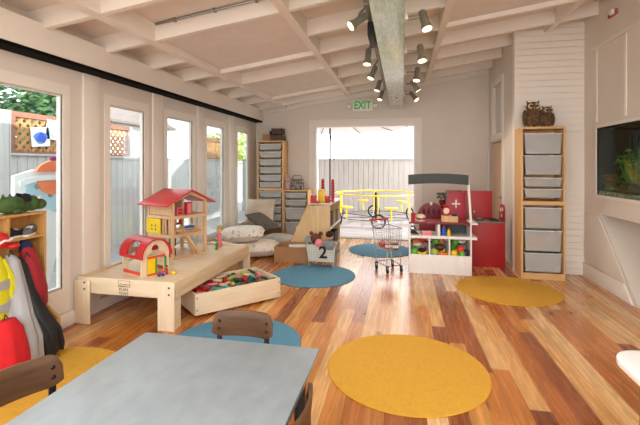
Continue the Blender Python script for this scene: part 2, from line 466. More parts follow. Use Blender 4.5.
for y in (5.107, 4.503, 3.9, 3.3):
    n += 1; struct('trim_%d' % n, box(B(), (XR-.012, y-.022, AZ1+.07), (XR, y+.022, 2.66)), TRIM, bevel=.004)
n += 1; struct('trim_%d' % n, box(B(), (XR-.02, Y0, 2.665), (XR, 5.2, 2.70)), TRIM, bevel=.004)
n += 1; struct('trim_%d' % n, ringplate(B(), [(AY0-.03, AZ0-.03), (AY1+.03, AZ0-.03), (AY1+.03, AZ1+.03), (AY0-.03, AZ1+.03)], [(AY0, AZ0), (AY1, AZ0), (AY1, AZ1), (AY0, AZ1)], XR-.01, XR+.02, 'x'), TRIM)
struct('baseboard_right', prism(B(), [(YS, 0), (YS, .165), (4.52, .165), (4.36, 0)], XR-.018, XR, 'x'), TRIM, bevel=.004)

# the old painted beam down the middle
n += 1
m, nt, bs, out = nodes('worn_mint_paint')
tc = nt.nodes.new('ShaderNodeTexCoord'); mp = nt.nodes.new('ShaderNodeMapping'); mp.inputs['Scale'].default_value = (9, 1.4, 9)
nt.links.new(tc.outputs['Object'], mp.inputs[0])
nz = nt.nodes.new('ShaderNodeTexNoise'); nz.inputs['Scale'].default_value = 7; nz.inputs['Detail'].default_value = 8
nt.links.new(mp.outputs[0], nz.inputs['Vector'])
rp = nt.nodes.new('ShaderNodeValToRGB'); e = rp.color_ramp.elements
e[0].position = .36; e[0].color = (*lin((160, 196, 184)), 1); e[1].position = .62; e[1].color = (*lin((200, 224, 214)), 1)
q = e.new(.5); q.color = (*lin((182, 210, 200)), 1)
nt.links.new(nz.outputs['Fac'], rp.inputs[0]); nt.links.new(rp.outputs[0], bs.inputs['Base Color']); bs.inputs['Roughness'].default_value = .25; bs.inputs['Coat Weight'].default_value = .6
struct('trim_%d' % n, box(B(), (-.20, YC, 2.355), (.02, YB, 2.86)), m, bevel=.006)

# ================================================================== OUT OF DOORS
DECK = wood('weathered_decking', (160, 154, 154), (126, 120, 120), 'x', .7, 3)
bm = B()
y = -4.
while y < 14:
    box(bm, (-10, y, -.16), (7, y+.135, -.032)); y += .14
struct('deck', bm, DECK)
FENCE = pm('grey_white_fence_stain', (192, 188, 184), .75, c2=(176, 172, 170), scale=3, stretch=(6, 6, .6))
REDW = wood('redwood_lattice', (196, 142, 92), (158, 104, 64), 'z', .65)
def lattice(bm, y0, y1, z0, z1, x, sp=.08, w=.038):
    for s, xo in ((1, 0), (-1, -.012)):
        c = y0-(z1-z0)-.2
        while c < y1+(z1-z0)+.2:
            pts = []
            ya, yb = (c, c+s*(z1-z0))
            # clip the slat's centre line to the panel
            t0, t1 = 0., 1.
            dy = yb-ya
            for lim, sg in ((y0, 1), (y1, -1)):
                da = sg*(ya-lim); db = sg*(yb-lim)
                if da < 0 and db < 0: t0 = 2
                elif da < 0: t0 = max(t0, da/(da-db))
                elif db < 0: t1 = min(t1, da/(da-db))
            if t0 < t1-.05:
                A = (x+xo, ya+dy*t0, z0+(z1-z0)*t0); D = (x+xo, ya+dy*t1, z0+(z1-z0)*t1)
                dv = (Vector(D)-Vector(A)).normalized(); nn = Vector((0, -dv.z, dv.y))*w/2
                p = [Vector(A)+nn, Vector(A)-nn, Vector(D)-nn, Vector(D)+nn]
                vs = [bm.verts.new(q) for q in p]+[bm.verts.new(q+Vector((-.01, 0, 0))) for q in p]
                for f in ((0,1,2,3),(7,6,5,4),(0,4,5,1),(1,5,6,2),(2,6,7,3),(3,7,4,0)): bm.faces.new([vs[i] for i in f])
            c += sp*1.414
def fence_boards(along, a, b, at, z1, w=.14):
    bm = B(); v = a
    while v < b-.01:
        e = min(v+w-.008, b)
        if along == 'y': box(bm, (at-.02, v, -.03), (at, e, z1))
        else: box(bm, (v, at, -.03), (e, at+.02, z1))
        v += w
    box(bm, (at-.028, a, -.03), (at-.021, b, z1)) if along == 'y' else box(bm, (a, at+.021, -.03), (b, at+.028, z1))
    return bm
XF = -4.8
t = thing('yard_fence', 'grey board fence with brown lattice panels outside the glass doors', 'fence', (XF, 1, -.03))
def ch(name, bm, mat): 
    o = obj(name, bm, mat, t); o.matrix_parent_inverse = Matrix.Translation((-XF, -1, .03)); return o
ch('board_panel', fence_boards('y', 2.4, 11.2, XF, 1.475), FENCE)
ch('tall_board_panel', fence_boards('y', 2.4, 4.1, XF+.04, 2.03), FENCE)
for a, b in ((4.12, 6.35), (9.1, 11.2)):
    bm = B(); lattice(bm, a+.05, b-.05, 1.53, 1.97, XF-.005); ch('lattice_panel', bm, REDW)
    ch('lattice_frame', ringplate(B(), [(a, 1.478), (b, 1.478), (b, 2.03), (a, 2.03)], [(a+.06, 1.53), (b-.06, 1.53), (b-.06, 1.96), (a+.06, 1.96)], XF-.04, XF+.015, 'x'), wood('redwood_rail', (150, 98, 76), (122, 76, 58), 'y', .6))
ch('cap_rail', box(B(), (XF-.05, 2.4, 1.475), (XF+.03, 11.2, 1.50)), FENCE)
for k, y in enumerate((4.08, 6.40, 9.06, 11.16)): ch('post', box(B(), (XF-.1, y-.05, -.03), (XF-.02, y+.05, 2.03)), FENCE)
t = thing('back_fence', 'pale grey board fence across the yard, behind the pedal roundabout', 'fence', (0, 11.3, -.03))
o = obj('board_panel', fence_boards('x', -4.7, 3.2, 11.3, 1.50), FENCE, t); o.matrix_parent_inverse = Matrix.Translation((0, -11.3, .03))
o = obj('cap_rail', box(B(), (-4.7, 11.27, 1.50), (3.2, 11.35, 1.53)), FENCE, t); o.matrix_parent_inverse = Matrix.Translation((0, -11.3, .03))
for x in (-3.6, -1.4, .8, 3.):
    o = obj('post', box(B(), (x-.05, 11.32, -.03), (x+.05, 11.42, 1.53)), FENCE, t); o.matrix_parent_inverse = Matrix.Translation((0, -11.3, .03))
# children's paintings pinned to the lattice
def painting(y0, y1, z0, z1, tilt, cols, label):
    mt = voro('paint_'+label[:9].replace(' ', '_'), cols, 9, .8)
    t = thing('child_painting', label, 'painting', (XF+.02, (y0+y1)/2, (z0+z1)/2))
    w, h = (y1-y0)/2, (z1-z0)/2
    p = obj('paper', box(B(), (0, -w, -h), (.004, w, h)), pm('paper_'+label[:5], (238, 242, 246), .8, var=.02), t)
    bm = B(); prism(bm, [(w*.72*math.cos(a)*(1+.16*math.sin(3*a)), h*.62*math.sin(a)-h*.12) for a in [i*PI/12 for i in range(24)]], .0045, .006, 'x')
    q = obj('paint_patch', bm, mt, t)
    t.rotation_euler = (tilt, 0, 0)
painting(4.39, 4.67, 1.60, 1.86, .1, [(60, 90, 200), (90, 130, 220), (60, 90, 200), (110, 150, 120)], 'blue blotchy painting on paper pinned to the lattice')
painting(4.62, 4.88, 1.70, 1.97, -.1, [(214, 230, 240), (200, 224, 238), (226, 238, 240), (190, 216, 236)], 'pale blue painting pinned high on the lattice')
# rocket cut-out standing outside the first glass door
t = thing('rocket_board', 'white rocket play board with blue body and orange nose, outside first glass door', 'play board', (-3.5, 3.03, -.03))
Wb = pm('white_board_paint', (244, 246, 248), .5, var=.02)
obj('board', prism(B(), [(-.02, 0), (.36, 0), (.40, .25), (.62, 1.06), (.62, 1.31), (.45, 1.345), (.2, 1.335), (.0, 1.28)], -.02, .02, 'x'), Wb, t, bevel=.004)
obj('rocket_body', prism(B(), [(.11, .92), (.30, .96), (.50, .88), (.56, 1.02), (.56, 1.17), (.3, 1.25), (.11, 1.22)], .02, .03, 'x'), pm('sky_blue_paint', (172, 210, 232), .5, c2=(196, 226, 240), scale=3), t)
a = circ(.42, 1.275, .23, 24, PI*.08, PI*.92, ry=.15)
obj('nose', prism(B(), a, .02, .05, 'x'), pm('coral_paint', (246, 110, 74), .5, c2=(250, 150, 100), scale=4), t)
a = [(.42+.2*math.cos(q), 1.22+.14*math.sin(q)) for q in [PI+PI*i/16 for i in range(17)]]
obj('nose', prism(B(), a, .02, .045, 'x'), pm('coral_glow_paint', (248, 128, 84), .5, c2=(252, 176, 120), scale=4), t)
obj('band', prism(B(), [(.02, 1.23), (.2, 1.275), (.42, 1.285), (.62, 1.265), (.62, 1.215), (.42, 1.235), (.2, 1.225), (.02, 1.18)], .045, .06, 'x'), Wb, t)
obj('knob', ell(B(), (.02, .42, 1.445), (.02, .045, .03)), pm('purple_knob_paint', (150, 50, 110), .5), t)
for y, z in ((.22, 1.17), (.37, 1.08), (.46, .92)): obj('porthole', cyl(B(), (.03, y, z), (.036, y, z), .026, n=14), GREYF, t)

# planting and the neighbour's house beyond the fence
def foliage(bm, c, r, n, s, rr):
    for _ in range(n):
        while True:
            p = Vector((rr.uniform(-1, 1), rr.uniform(-1, 1), rr.uniform(-1, 1)))
            if .35 < p.length < 1: break
        p = Vector((p.x*r[0], p.y*r[1], p.z*r[2]))+Vector(c)
        a = Vector((rr.gauss(0, 1), rr.gauss(0, 1), rr.gauss(0, 1))).normalized(); u, v = frame_of(a)
        k = s*rr.uniform(.6, 1.3)
        vs = [bm.verts.new(p+u*k), bm.verts.new(p+v*k*.5), bm.verts.new(p-u*k), bm.verts.new(p-v*k*.5)]
        bm.faces.new(vs)
LEAF1 = pm('dark_leaf', (40, 70, 38), .6, c2=(72, 108, 54), scale=4)
LEAF2 = pm('lime_leaf', (150, 176, 70), .6, c2=(206, 214, 120), scale=4)
BARK = pm('bark', (90, 70, 54), .9, c2=(60, 46, 36), scale=8)
def tree(x, y, h, crown, lm, nn, s, label, seed):
    rr = random.Random(seed)
    t = thing('garden_tree', label, 'tree', (x, y, -.03))
    obj('trunk', tube(B(), [(0, 0, 0), (.03, .02, h*.5), (0, 0, h)], .08, 8, rs=[.1, .08, .04]), BARK, t)
    bm = B(); foliage(bm, (0, 0, h), crown, nn, s, rr); ell(bm, (0, 0, h), tuple(v*.55 for v in crown))
    obj('crown', bm, lm, t, flat=True)
tree(-7.0, 6.8, 2.2, (.9, 1.05, 1.35), LEAF1, 3600, .08, 'dense dark green tree above the lattice, outside the first glass door', 1)
tree(-8.9, 5.2, 2.5, (.8, .9, .7), LEAF2, 900, .09, 'pale yellow-green tree left of the dense dark tree', 2)
tree(-5.5, 10.9, 1.8, (.4, .5, .5), LEAF2, 420, .07, 'yellow-green bush above the fence in the third glass door', 3)
tree(-6.3, 14.0, 2.0, (.8, 1.0, .7), LEAF2, 700, .09, 'yellow-green tree above the lattice in the farthest glass door', 4)
t = thing('neighbor_house', 'white neighbouring house with a multi-pane window, beyond the yard fence', 'house', (-6.9, 8.3, -.03))
HW = pm('white_stucco', (236, 232, 228), .8, var=.02)
obj('wall', box(B(), (-2.5, 0, 0), (0, 2.3, 2.42)), HW, t)
obj('roof', prism(B(), [(-2.9, 2.40), (.3, 2.40), (.3, 2.46), (-1.2, 3.3), (-2.9, 2.5)], -.25, 2.55, 'y'), pm('brown_roofing', (120, 104, 98), .8), t)
w = obj('window', ringplate(B(), [(.32, 1.28), (1.25, 1.28), (1.25, 1.95), (.32, 1.95)], [(.38, 1.34), (1.19, 1.34), (1.19, 1.89), (.38, 1.89)], 0, .04, 'x'), Wb, t)
bm = B()
for k in range(1, 5): box(bm, (.005, (.38)+.81*k/5-.012, 1.34), (.03, .38+.81*k/5+.012, 1.89))
for k in range(1, 3): box(bm, (.005, .38, 1.34+.55*k/3-.012), (.03, 1.19, 1.34+.55*k/3+.012))
obj('muntin', bm, Wb, w); obj('pane', box(B(), (.001, .38, 1.34), (.004, 1.19, 1.89)), pm('dusky_pane', (150, 152, 150), .15), w)

# patio umbrella
t = thing('patio_umbrella', 'big white patio umbrella on a dark pole, beyond the open doorway', 'umbrella', (-1.7, 9.5, -.03))
obj('pole', cyl(B(), (0, 0, 0), (0, 0, 2.62), .022), pm('dark_bronze', (54, 48, 46), .5), t)
bm = B(); k = 10
top = bm.verts.new((0, 0, 2.78)); rim = [bm.verts.new((1.85*math.cos(2*PI*i/k), 1.85*math.sin(2*PI*i/k), 2.28)) for i in range(k)]
top2 = bm.verts.new((0, 0, 2.765)); rim2 = [bm.verts.new((1.85*math.cos(2*PI*i/k), 1.85*math.sin(2*PI*i/k), 2.265)) for i in range(k)]
for i in range(k):
    bm.faces.new((top, rim[i], rim[(i+1) % k])); bm.faces.new((top2, rim2[(i+1) % k], rim2[i])); bm.faces.new((rim[i], rim2[i], rim2[(i+1) % k], rim[(i+1) % k]))
obj('canopy', bm, pm('white_canvas', (240, 240, 240), .8, var=.02), t, flat=True)
for i in range(k):
    a = 2*PI*i/k
    obj('rib', tube(B(), [(.03*math.cos(a), .03*math.sin(a), 2.74), (1.84*math.cos(a), 1.84*math.sin(a), 2.25)], .012, 6), pm('rib_grey', (130, 122, 116), .5) if i == 0 else bpy.data.materials['rib_grey'], t)
obj('tie_cord', tube(B(), [(.02, -.02, 2.12), (.06, -.02, 1.85), (.12, -.03, 1.58), (.10, -.03, 1.5)], .01, 6), bpy.data.materials['dark_bronze'], t)

# yellow pedal roundabout in the yard
t = thing('pedal_roundabout', 'yellow pedal roundabout with black wheels, on the deck beyond the doorway', 'ride-on toy', (-.62, 9.75, -.03))
obj('handlebar_ring', tube(B(), [(.97*math.cos(2*PI*i/40), .97*math.sin(2*PI*i/40), .70) for i in range(40)], .016, 8, True), YEL, t)
obj('center_post', cyl(B(), (0, 0, 0.04), (0, 0, .72), .03), BLACK, t)
obj('ground_ring', tube(B(), [(.97*math.cos(2*PI*i/40), .97*math.sin(2*PI*i/40), .16) for i in range(40)], .008, 8, True), BLACK, t)
for k in range(6):
    a = 2*PI*k/6+.64; u = Vector((math.cos(a), math.sin(a), 0)); v = Vector((-math.sin(a), math.cos(a), 0))
    c = u*.97
    obj('fork', tube(B(), [c+Vector((0, 0, .15)), c+Vector((0, 0, .70))], .014, 8), YEL, t)
    obj('spoke', tube(B(), [Vector((0, 0, .12)), c*.98+Vector((0, 0, .16))], .008, 8), BLACK, t)
    s = c+v*.28
    bm = B(); box(bm, (-.1, -.14, 0), (.1, .14, .03), Matrix.Translation(s+Vector((0, 0, .42))) @ Matrix.Rotation(a, 4, 'Z'))
    obj('seat', bm, YEL, t, bevel=.01)
    obj('seat_post', tube(B(), [s+Vector((0, 0, .16)), s+Vector((0, 0, .42))], .016, 8), YEL, t)
    w = obj('wheel', tube(B(), [c+v*(.145*math.cos(q))+Vector((0, 0, .15+.145*math.sin(q)))+u*.05 for q in [2*PI*i/24 for i in range(24)]], .02, 8, True), RUBBER, t)
    bm = B(); cyl(bm, c+u*.035+Vector((0, 0, .15)), c+u*.065+Vector((0, 0, .15)), .03)
    for q in range(5):
        ang = 2*PI*q/5; tube(bm, [c+u*.05+Vector((0, 0, .15)), c+u*.05+v*.135*math.cos(ang)+Vector((0, 0, .15+.135*math.sin(ang)))], .008, 6)
    obj('wheel_spokes', bm, WHITE, w)
    bm = B(); box(bm, (-.04, -.02, -.008), (.04, .02, .008), Matrix.Translation(c+u*.13+v*.05+Vector((0, 0, .1))))
    obj('pedal', bm, RUBBER, t)
# ================================================================== ROUND RUGS
def rug(x, y, r, mat, label, z=0):
    t = thing('round_rug', label, 'rug', (x, y, z), 0, 'round rugs on the plank floor')
    obj('pile', lathe(B(), [(r-.012, .0005), (r-.004, .003), (r-.006, .0075), (r-.02, .009)], n=96), mat, t)
    obj('edge_binding', tube(B(), [(r*math.cos(2*PI*i/96)*.994, r*math.sin(2*PI*i/96)*.994, .005) for i in range(96)], .0045, 6, True), mat, t)
RUGY = pm('mustard_rug', (212, 158, 48), .95, var=.06, scale=60, bump=.25, bscale=300)
RUGB = pm('blue_rug', (86, 138, 164), .95, var=.06, scale=60, bump=.25, bscale=300)
rug(.029, 2.711, .52, RUGY, 'mustard round rug right of the grey table, largest in view')
rug(1.118, 4.639, .522, RUGY, 'mustard round rug in front of the tall pine rack')
rug(-2.2, 2.02, .53, RUGY, 'mustard round rug below the coat cubbies, behind the left chair')
rug(-1.056, 4.776, .506, RUGB, 'blue round rug under the wire basket numbered 2')
rug(-.334, 6.40, .50, RUGB, 'blue round rug near the doorway, behind the toy shopping trolley')
rug(-1.24, 2.83, .50, RUGB, 'blue round rug behind the grey table, beside the wooden block crate')

# ================================================================== GREY TABLE AND ITS THREE CHAIRS
GREYTOP = pm('grey_stained_top', (146, 152, 154), .34, c2=(134, 141, 143), scale=5, stretch=(4, 2.2, 1), detail=8, bump=.05, bscale=30)
t = thing('kids_table', 'low grey-topped wooden children\'s table in the foreground', 'table', (-.768, 1.13, 0))
hw, hl = .42, .56
obj('table_top', prism(B(), [(-hw, -hl), (hw, -hl), (hw, hl), (-hw, hl)], .535, .56), GREYTOP, t, bevel=.006)
bm = B()
obj('apron', ringplate(B(), [(-hw+.04, -hl+.04), (hw-.04, -hl+.04), (hw-.04, hl-.04), (-hw+.04, hl-.04)], [(-hw+.06, -hl+.06), (hw-.06, -hl+.06), (hw-.06, hl-.06), (-hw+.06, hl-.06)], .47, .535), GREYTOP, t)
for sx in (-1, 1):
    for sy in (-1, 1): obj('leg', cyl(B(), (sx*(hw-.07), sy*(hl-.07), .0), (sx*(hw-.07), sy*(hl-.07), .535), .02, .026), BLACK, t)
def chair(x, y, rz, label):
    """child's chair: local +y is the back, sitter faces -y"""
    t = thing('kids_chair', label, 'chair', (x, y, 0), rz, 'chairs around the grey table')
    n = 21
    bm = B()
    lo, hi = [], []
    pts = [(-.165+.33*i/(n-1)) for i in range(n)]
    cur = lambda u: .03*(1-(u/.155)**2)
    outer = [(u, cur(u)) for u in pts]; inner = [(u, cur(u)-.012) for u in pts]
    # curved back panel with rounded top corners
    def hcol(u): return .575-.05*(1-math.sqrt(max(0, 1-max(0, (abs(u)-.115)/.05)**2)))
    V = {}
    for i, u in enumerate(pts):
        for k, yy in enumerate((cur(u), cur(u)-.013)):
            V[i, k, 0] = bm.verts.new((u, yy-.012, .445+.015*max(0, (abs(u)-.11)/.045)**2)); V[i, k, 1] = bm.verts.new((u, yy, hcol(u)))
    for i in range(n-1):
        bm.faces.new((V[i,0,0], V[i,0,1], V[i+1,0,1], V[i+1,0,0])); bm.faces.new((V[i,1,0], V[i+1,1,0], V[i+1,1,1], V[i,1,1]))
        bm.faces.new((V[i,0,1], V[i,1,1], V[i+1,1,1], V[i+1,0,1])); bm.faces.new((V[i,0,0], V[i+1,0,0], V[i+1,1,0], V[i,1,0]))
    for i in (0, n-1): bm.faces.new((V[i,0,0], V[i,1,0], V[i,1,1], V[i,0,1]))
    b = obj('backrest', bm, DARKWOOD, t, bevel=.003)
    for s in (-1, 1):
        for z in (.485, .525):
            bm = B(); ell(bm, (s*.13, cur(.13)-.014-.012*(1-(z-.445)/.13), z), (.009, .005, .009)); obj('bolt', bm, BLACK, b)
    prof = [(-.16, -.30), (.16, -.30), (.155, -.03), (-.155, -.03)]
    obj('seat', prism(B(), prof, .285, .30), DARKWOOD, t, bevel=.008)
    for s in (-1, 1):
        bm = B()
        box(bm, (s*.13-.013, -.008, .40), (s*.13+.013, .0, .462))
        tube(bm, [(s*.13, -.004, .41), (s*.13, -.06, .30), (s*.14, -.07, .0)], .013, 8)
        obj('back_leg', bm, BLACK, t)
        obj('front_leg', tube(B(), [(s*.13, -.25, .285), (s*.15, -.29, 0)], .013, 8), BLACK, t)
    obj('seat_rail', tube(B(), [(-.135, -.05, .275), (-.13, -.26, .275), (.13, -.26, .275), (.135, -.05, .275)], .011, 8), BLACK, t)
chair(-.82, 1.985, .03, 'walnut-backed child chair at the far end of the grey table')
chair(-1.45, 1.262, PI/2-.36, 'walnut-backed child chair left of the grey table, near the coats')
chair(-.322, 1.265, -PI/2, 'walnut-backed child chair pushed under the right edge of the grey table')

# ================================================================== COAT CUBBIES AND WHAT HANGS THERE
t = thing('coat_cubby', 'honey-coloured wooden coat cubby with bench, against the left glass doors', 'cubby', (-2.74, 2.505, .0095))
side = [(0, 0), (.275, 0), (.275, .215), (.15, .32), (.15, .985), (0, .985)]
for y in (-.018, -.30, -.58, -.86, -1.14): obj('side_panel', prism(B(), side, y, y+.018, 'y'), HONEY, t)
obj('top', box(B(), (0, -1.14, .985), (.155, 0, 1.0)), HONEY, t)
obj('back_panel', box(B(), (0, -1.14, .06), (.008, 0, .985)), HONEY, t)
for y0 in (-.282, -.562, -.842, -1.122):
    obj('shelf', box(B(), (.008, y0, .818), (.15, y0+.264, .832)), HONEY, t)
    obj('bench', box(B(), (.008, y0, .195), (.275, y0+.264, .213)), HONEY, t)
    h = obj('coat_hook', tube(B(), [(.008, y0+.13, .775), (.045, y0+.13, .77), (.055, y0+.13, .79)], .005, 6), BLACK, t)
def garm(name, label, cat, prof, mat, seed=0, fold=.14, group=None, base=None):
    b = Vector(base)
    t = thing(name, label, cat, b, 0, group)
    return t, garment, prof
def hang(name, label, cat, base, prof, mat, seed, fold=.14, group='clothes hanging on the coat cubbies'):
    t = thing(name, label, cat, base, 0, group)
    obj('body', garment(B(), prof, seed=seed, fold=fold), mat, t)
    obj('loop', tube(B(), [(0, .02, prof[0][2]-.01), (-.015, 0, prof[0][2]+.03), (0, -.02, prof[0][2]-.01)], .004, 6), BLACK, t)
    return t
HIV = pm('hi_vis_yellow', (232, 226, 20), .7, var=.06)
t = hang('safety_vest', 'fluorescent yellow safety vest with silver bands hanging on the cubby', 'vest', (-2.55, 2.05, .30),
     [(-.02, 0, .50, .03, .02), (0, 0, .46, .07, .04), (.02, 0, .36, .095, .055), (.03, 0, .2, .10, .06), (.035, 0, .04, .105, .06), (.035, 0, .0, .10, .055)], HIV, 3, .08)
for z in (.12, .26): obj('reflective_band', garment(B(), [(.033-.01*(z > .2), 0, z+.055, .107, .064), (.035-.01*(z > .2), 0, z, .109, .066)], seed=3, fold=.08), pm('silver_band%d' % (z*100), (190, 192, 196), .3, metal=.4), t)
obj('sleeve', garment(B(), [(.0, .075, .44, .02, .03), (.03, .10, .32, .03, .035), (.04, .105, .16, .034, .038)], seed=5), HIV, t)
hang('coat', 'light grey coat hanging between the yellow vest and the black coat', 'coat', (-2.55, 2.20, .03),
     [(-.02, 0, .72, .025, .02), (0, 0, .68, .05, .04), (.03, .0, .5, .07, .055), (.09, -.02, .32, .085, .055), (.155, -.03, .19, .095, .055), (.16, -.03, .05, .10, .055), (.155, -.03, .01, .09, .045)], pm('light_grey_fleece', (176, 176, 178), .9, var=.06, bump=.3, bscale=160), 8, .30)
hang('coat', 'black coat hanging lowest, at the window end of the cubby', 'coat', (-2.53, 2.30, .04),
     [(-.04, -.04, .68, .025, .02), (-.02, -.03, .62, .04, .03), (.01, -.02, .46, .05, .045), (.08, .0, .30, .062, .05), (.15, .03, .18, .07, .05), (.16, .05, .06, .07, .05), (.155, .05, .01, .065, .045)], pm('black_nylon', (24, 24, 28), .55, var=.2, scale=12), 9, .3)
t = hang('child_jacket', 'dark red child jacket with navy collar, hanging at the window end', 'jacket', (-2.585, 2.355, .30),
     [(-.03, 0, .49, .02, .018), (-.01, 0, .45, .05, .04), (.01, .01, .33, .066, .05), (.04, .015, .17, .082, .055), (.045, .02, .05, .075, .055), (.04, .02, .01, .045, .03)], pm('crimson_nylon', (166, 28, 40), .6, var=.1), 13, .12)
obj('collar', garment(B(), [(-.035, 0, .52, .028, .024), (-.025, 0, .48, .038, .032), (-.02, 0, .44, .05, .036)], seed=2), pm('navy_knit', (30, 36, 74), .85), t)
hang('coat', 'bright red coat hanging below the yellow vest at the left edge', 'coat', (-2.40, 2.04, .03),
     [(0, 0, .36, .05, .035), (.02, 0, .30, .08, .05), (.04, .0, .16, .10, .06), (.045, 0, .03, .11, .065), (.04, 0, .0, .10, .06)], pm('bright_red_fleece', (206, 26, 34), .9, var=.08, bump=.3, bscale=160), 17, .2)
t = thing('red_cap', 'red cap with a white stripe hanging above the yellow vest', 'cap', (-2.54, 2.11, .80), 0)
bm = B(); ell(bm, (0, 0, .06), (.05, .06, .055)); obj('crown', bm, RED, t)
obj('brim', ell(B(), (.03, .06, .02), (.05, .04, .02)), RED, t)
obj('stripe', tube(B(), [(.046, -.04, .05), (.05, -.01, .065), (.049, .02, .06), (.045, .045, .07)], .008, 6), WHITE, t)
# dragon and shoes
t = thing('plush_dragon', 'dark green plush dragon lying on top of the coat cubby', 'soft toy', (-2.655, 2.385, 1.0105), PI/2)
GP = pm('green_plush', (78, 106, 50), .95, c2=(48, 70, 36), scale=14, bump=.4, bscale=120)
bm = B(); ell(bm, (-.10, 0, .062), (.105, .065, .062)); ell(bm, (-.01, 0, .045), (.06, .045, .045)); ell(bm, (.06, 0, .062), (.055, .05, .058)); ell(bm, (.12, 0, .05), (.055, .045, .04))
tube(bm, [(-.18, 0, .04), (-.22, .01, .045), (-.25, .02, .06)], .02, 8, rs=[.035, .02, .005])
obj('body', bm, GP, t, sub=1)
bm = B()
for x in (-.15, -.1): prism(bm, [(x-.025, .09), (x+.02, .1), (x-.008, .14)], -.006, .006, 'y')
obj('spikes', bm, pm('olive_felt', (74, 96, 44), .9), t)
for s in (-1, 1):
    obj('wing', prism(B(), [(-.02, .075), (.03, .08), (.015, .13), (-.03, .14), (-.045, .11)], s*.03-.005, s*.03+.005, 'y'), pm('dark_felt', (26, 28, 34), .9) if s < 0 else bpy.data.materials['dark_felt'], t)
    obj('eye', ell(B(), (.085, s*.038, .102), .011, u=10, v=7), pm('eye_cream', (232, 220, 170), .3) if s < 0 else bpy.data.materials['eye_cream'], t)
    obj('foot', ell(B(), (-.09, s*.05, .02), (.035, .025, .02)), GP, t)
def shoe(x, y, z, rz, mat, label, sole):
    t = thing('shoe', label, 'shoe', (x, y, z), rz, 'shoes in the cubby compartment')
    bm = B(); ell(bm, (.045, 0, .03), (.06, .032, .028)); ell(bm, (-.035, 0, .04), (.045, .03, .038)); obj('upper', bm, mat, t, sub=1)
    obj('sole', prism(B(), [(-.08, -.024), (-.04, -.03), (.05, -.034), (.095, -.02), (.105, 0), (.095, .02), (.05, .034), (-.04, .03), (-.08, .024)], 0, .014), sole, t, bevel=.003)
    bm = B()
    for k in range(3): tube(bm, [(.0+.02*k, -.02, .058-.004*k), (.005+.02*k, 0, .064-.005*k), (.0+.02*k, .02, .058-.004*k)], .004, 6)
    obj('laces', bm, WHITE, t)
shoe(-2.655, 2.30, .842, PI/2+.15, pm('black_canvas', (26, 26, 30), .8), 'black canvas shoe with white laces, nearer shoe in the cubby', WHITE)
shoe(-2.655, 2.43, .842, PI/2-2.6, pm('grey_canvas', (110, 110, 116), .8), 'grey canvas shoe against the end panel of the cubby', WHITE)

# ================================================================== PLAY TABLE, BARN, DOLLHOUSE
t = thing('play_table', 'low pale wooden play table on block legs, along the glass doors', 'table', (-2.27, 3.745, 0))
hw, hl = .46, .795
obj('table_top', box(B(), (-hw+.02, -hl+.02, .355), (hw-.02, hl-.02, .375)), BIRCH, t)
for sy in (-1, 1): obj('end_rail', box(B(), (-hw, sy*hl-.01 if sy < 0 else hl-.01, .26), (hw, -hl+.012 if sy < 0 else hl+.012, .395)), BIRCH, t, bevel=.004)
for sx in (-1, 1): obj('side_rail', box(B(), (sx*hw-.011, -hl+.013, .26), (sx*hw+.011, hl-.011, .395)), wood('birch_lengthwise', (228, 204, 168), (212, 182, 142), 'y', .45) if sx < 0 else bpy.data.materials['birch_lengthwise'], t, bevel=.004)
for sx in (-1, 1):
    for sy in (-1, 1):
        x0, x1 = (-hw-.012, -hw+.14) if sx < 0 else (hw-.14, hw+.012)
        y0, y1 = (-hl-.03, -hl-.0105) if sy < 0 else (hl+.0125, hl+.03)
        l = obj('leg', box(B(), (x0, y0, 0), (x1, y1, .375)), BIRCHZ, t, bevel=.012)
        xi0, xi1 = (-hw+.0115, -hw+.03) if sx < 0 else (hw-.03, hw-.0115)
        yi0, yi1 = (-hl+.0125, -hl+.11) if sy < 0 else (hl-.11, hl-.0105)
        obj('leg_return', box(B(), (xi0, yi0, 0), (xi1, yi1, .35)), BIRCHZ, l)
        if sy < 0:
            for z in (.30, .355): obj('bolt', cyl(B(), (x0+.105, y0+.002, z), (x0+.105, y0-.004, z), .008, n=10), BLACK, l)
INK = pm('burnt_ink', (84, 58, 40), .7)
text_mesh('brand_print', 'PLAN\nTOYS', .036, .0006, INK, t, (-.005, -hl-.0115, .292), (PI/2, 0, 0))
bm = B()
tube(bm, [(-.05, -hl-.011, .345), (-.025, -hl-.011, .337), (0, -hl-.011, .338), (.03, -hl-.011, .344), (.05, -hl-.011, .352)], .0022, 6)
tube(bm, [(-.04, -hl-.011, .358), (-.01, -hl-.011, .350), (.03, -hl-.011, .358)], .002, 6)
ringplate(bm, [(-.055, .332), (.055, .332), (.055, .384), (-.055, .384)], [(-.0525, .3345), (.0525, .3345), (.0525, .3815), (-.0525, .3815)], -hl-.0112, -hl-.009, 'y')
obj('brand_print', bm, INK, t)

TZ = .3755
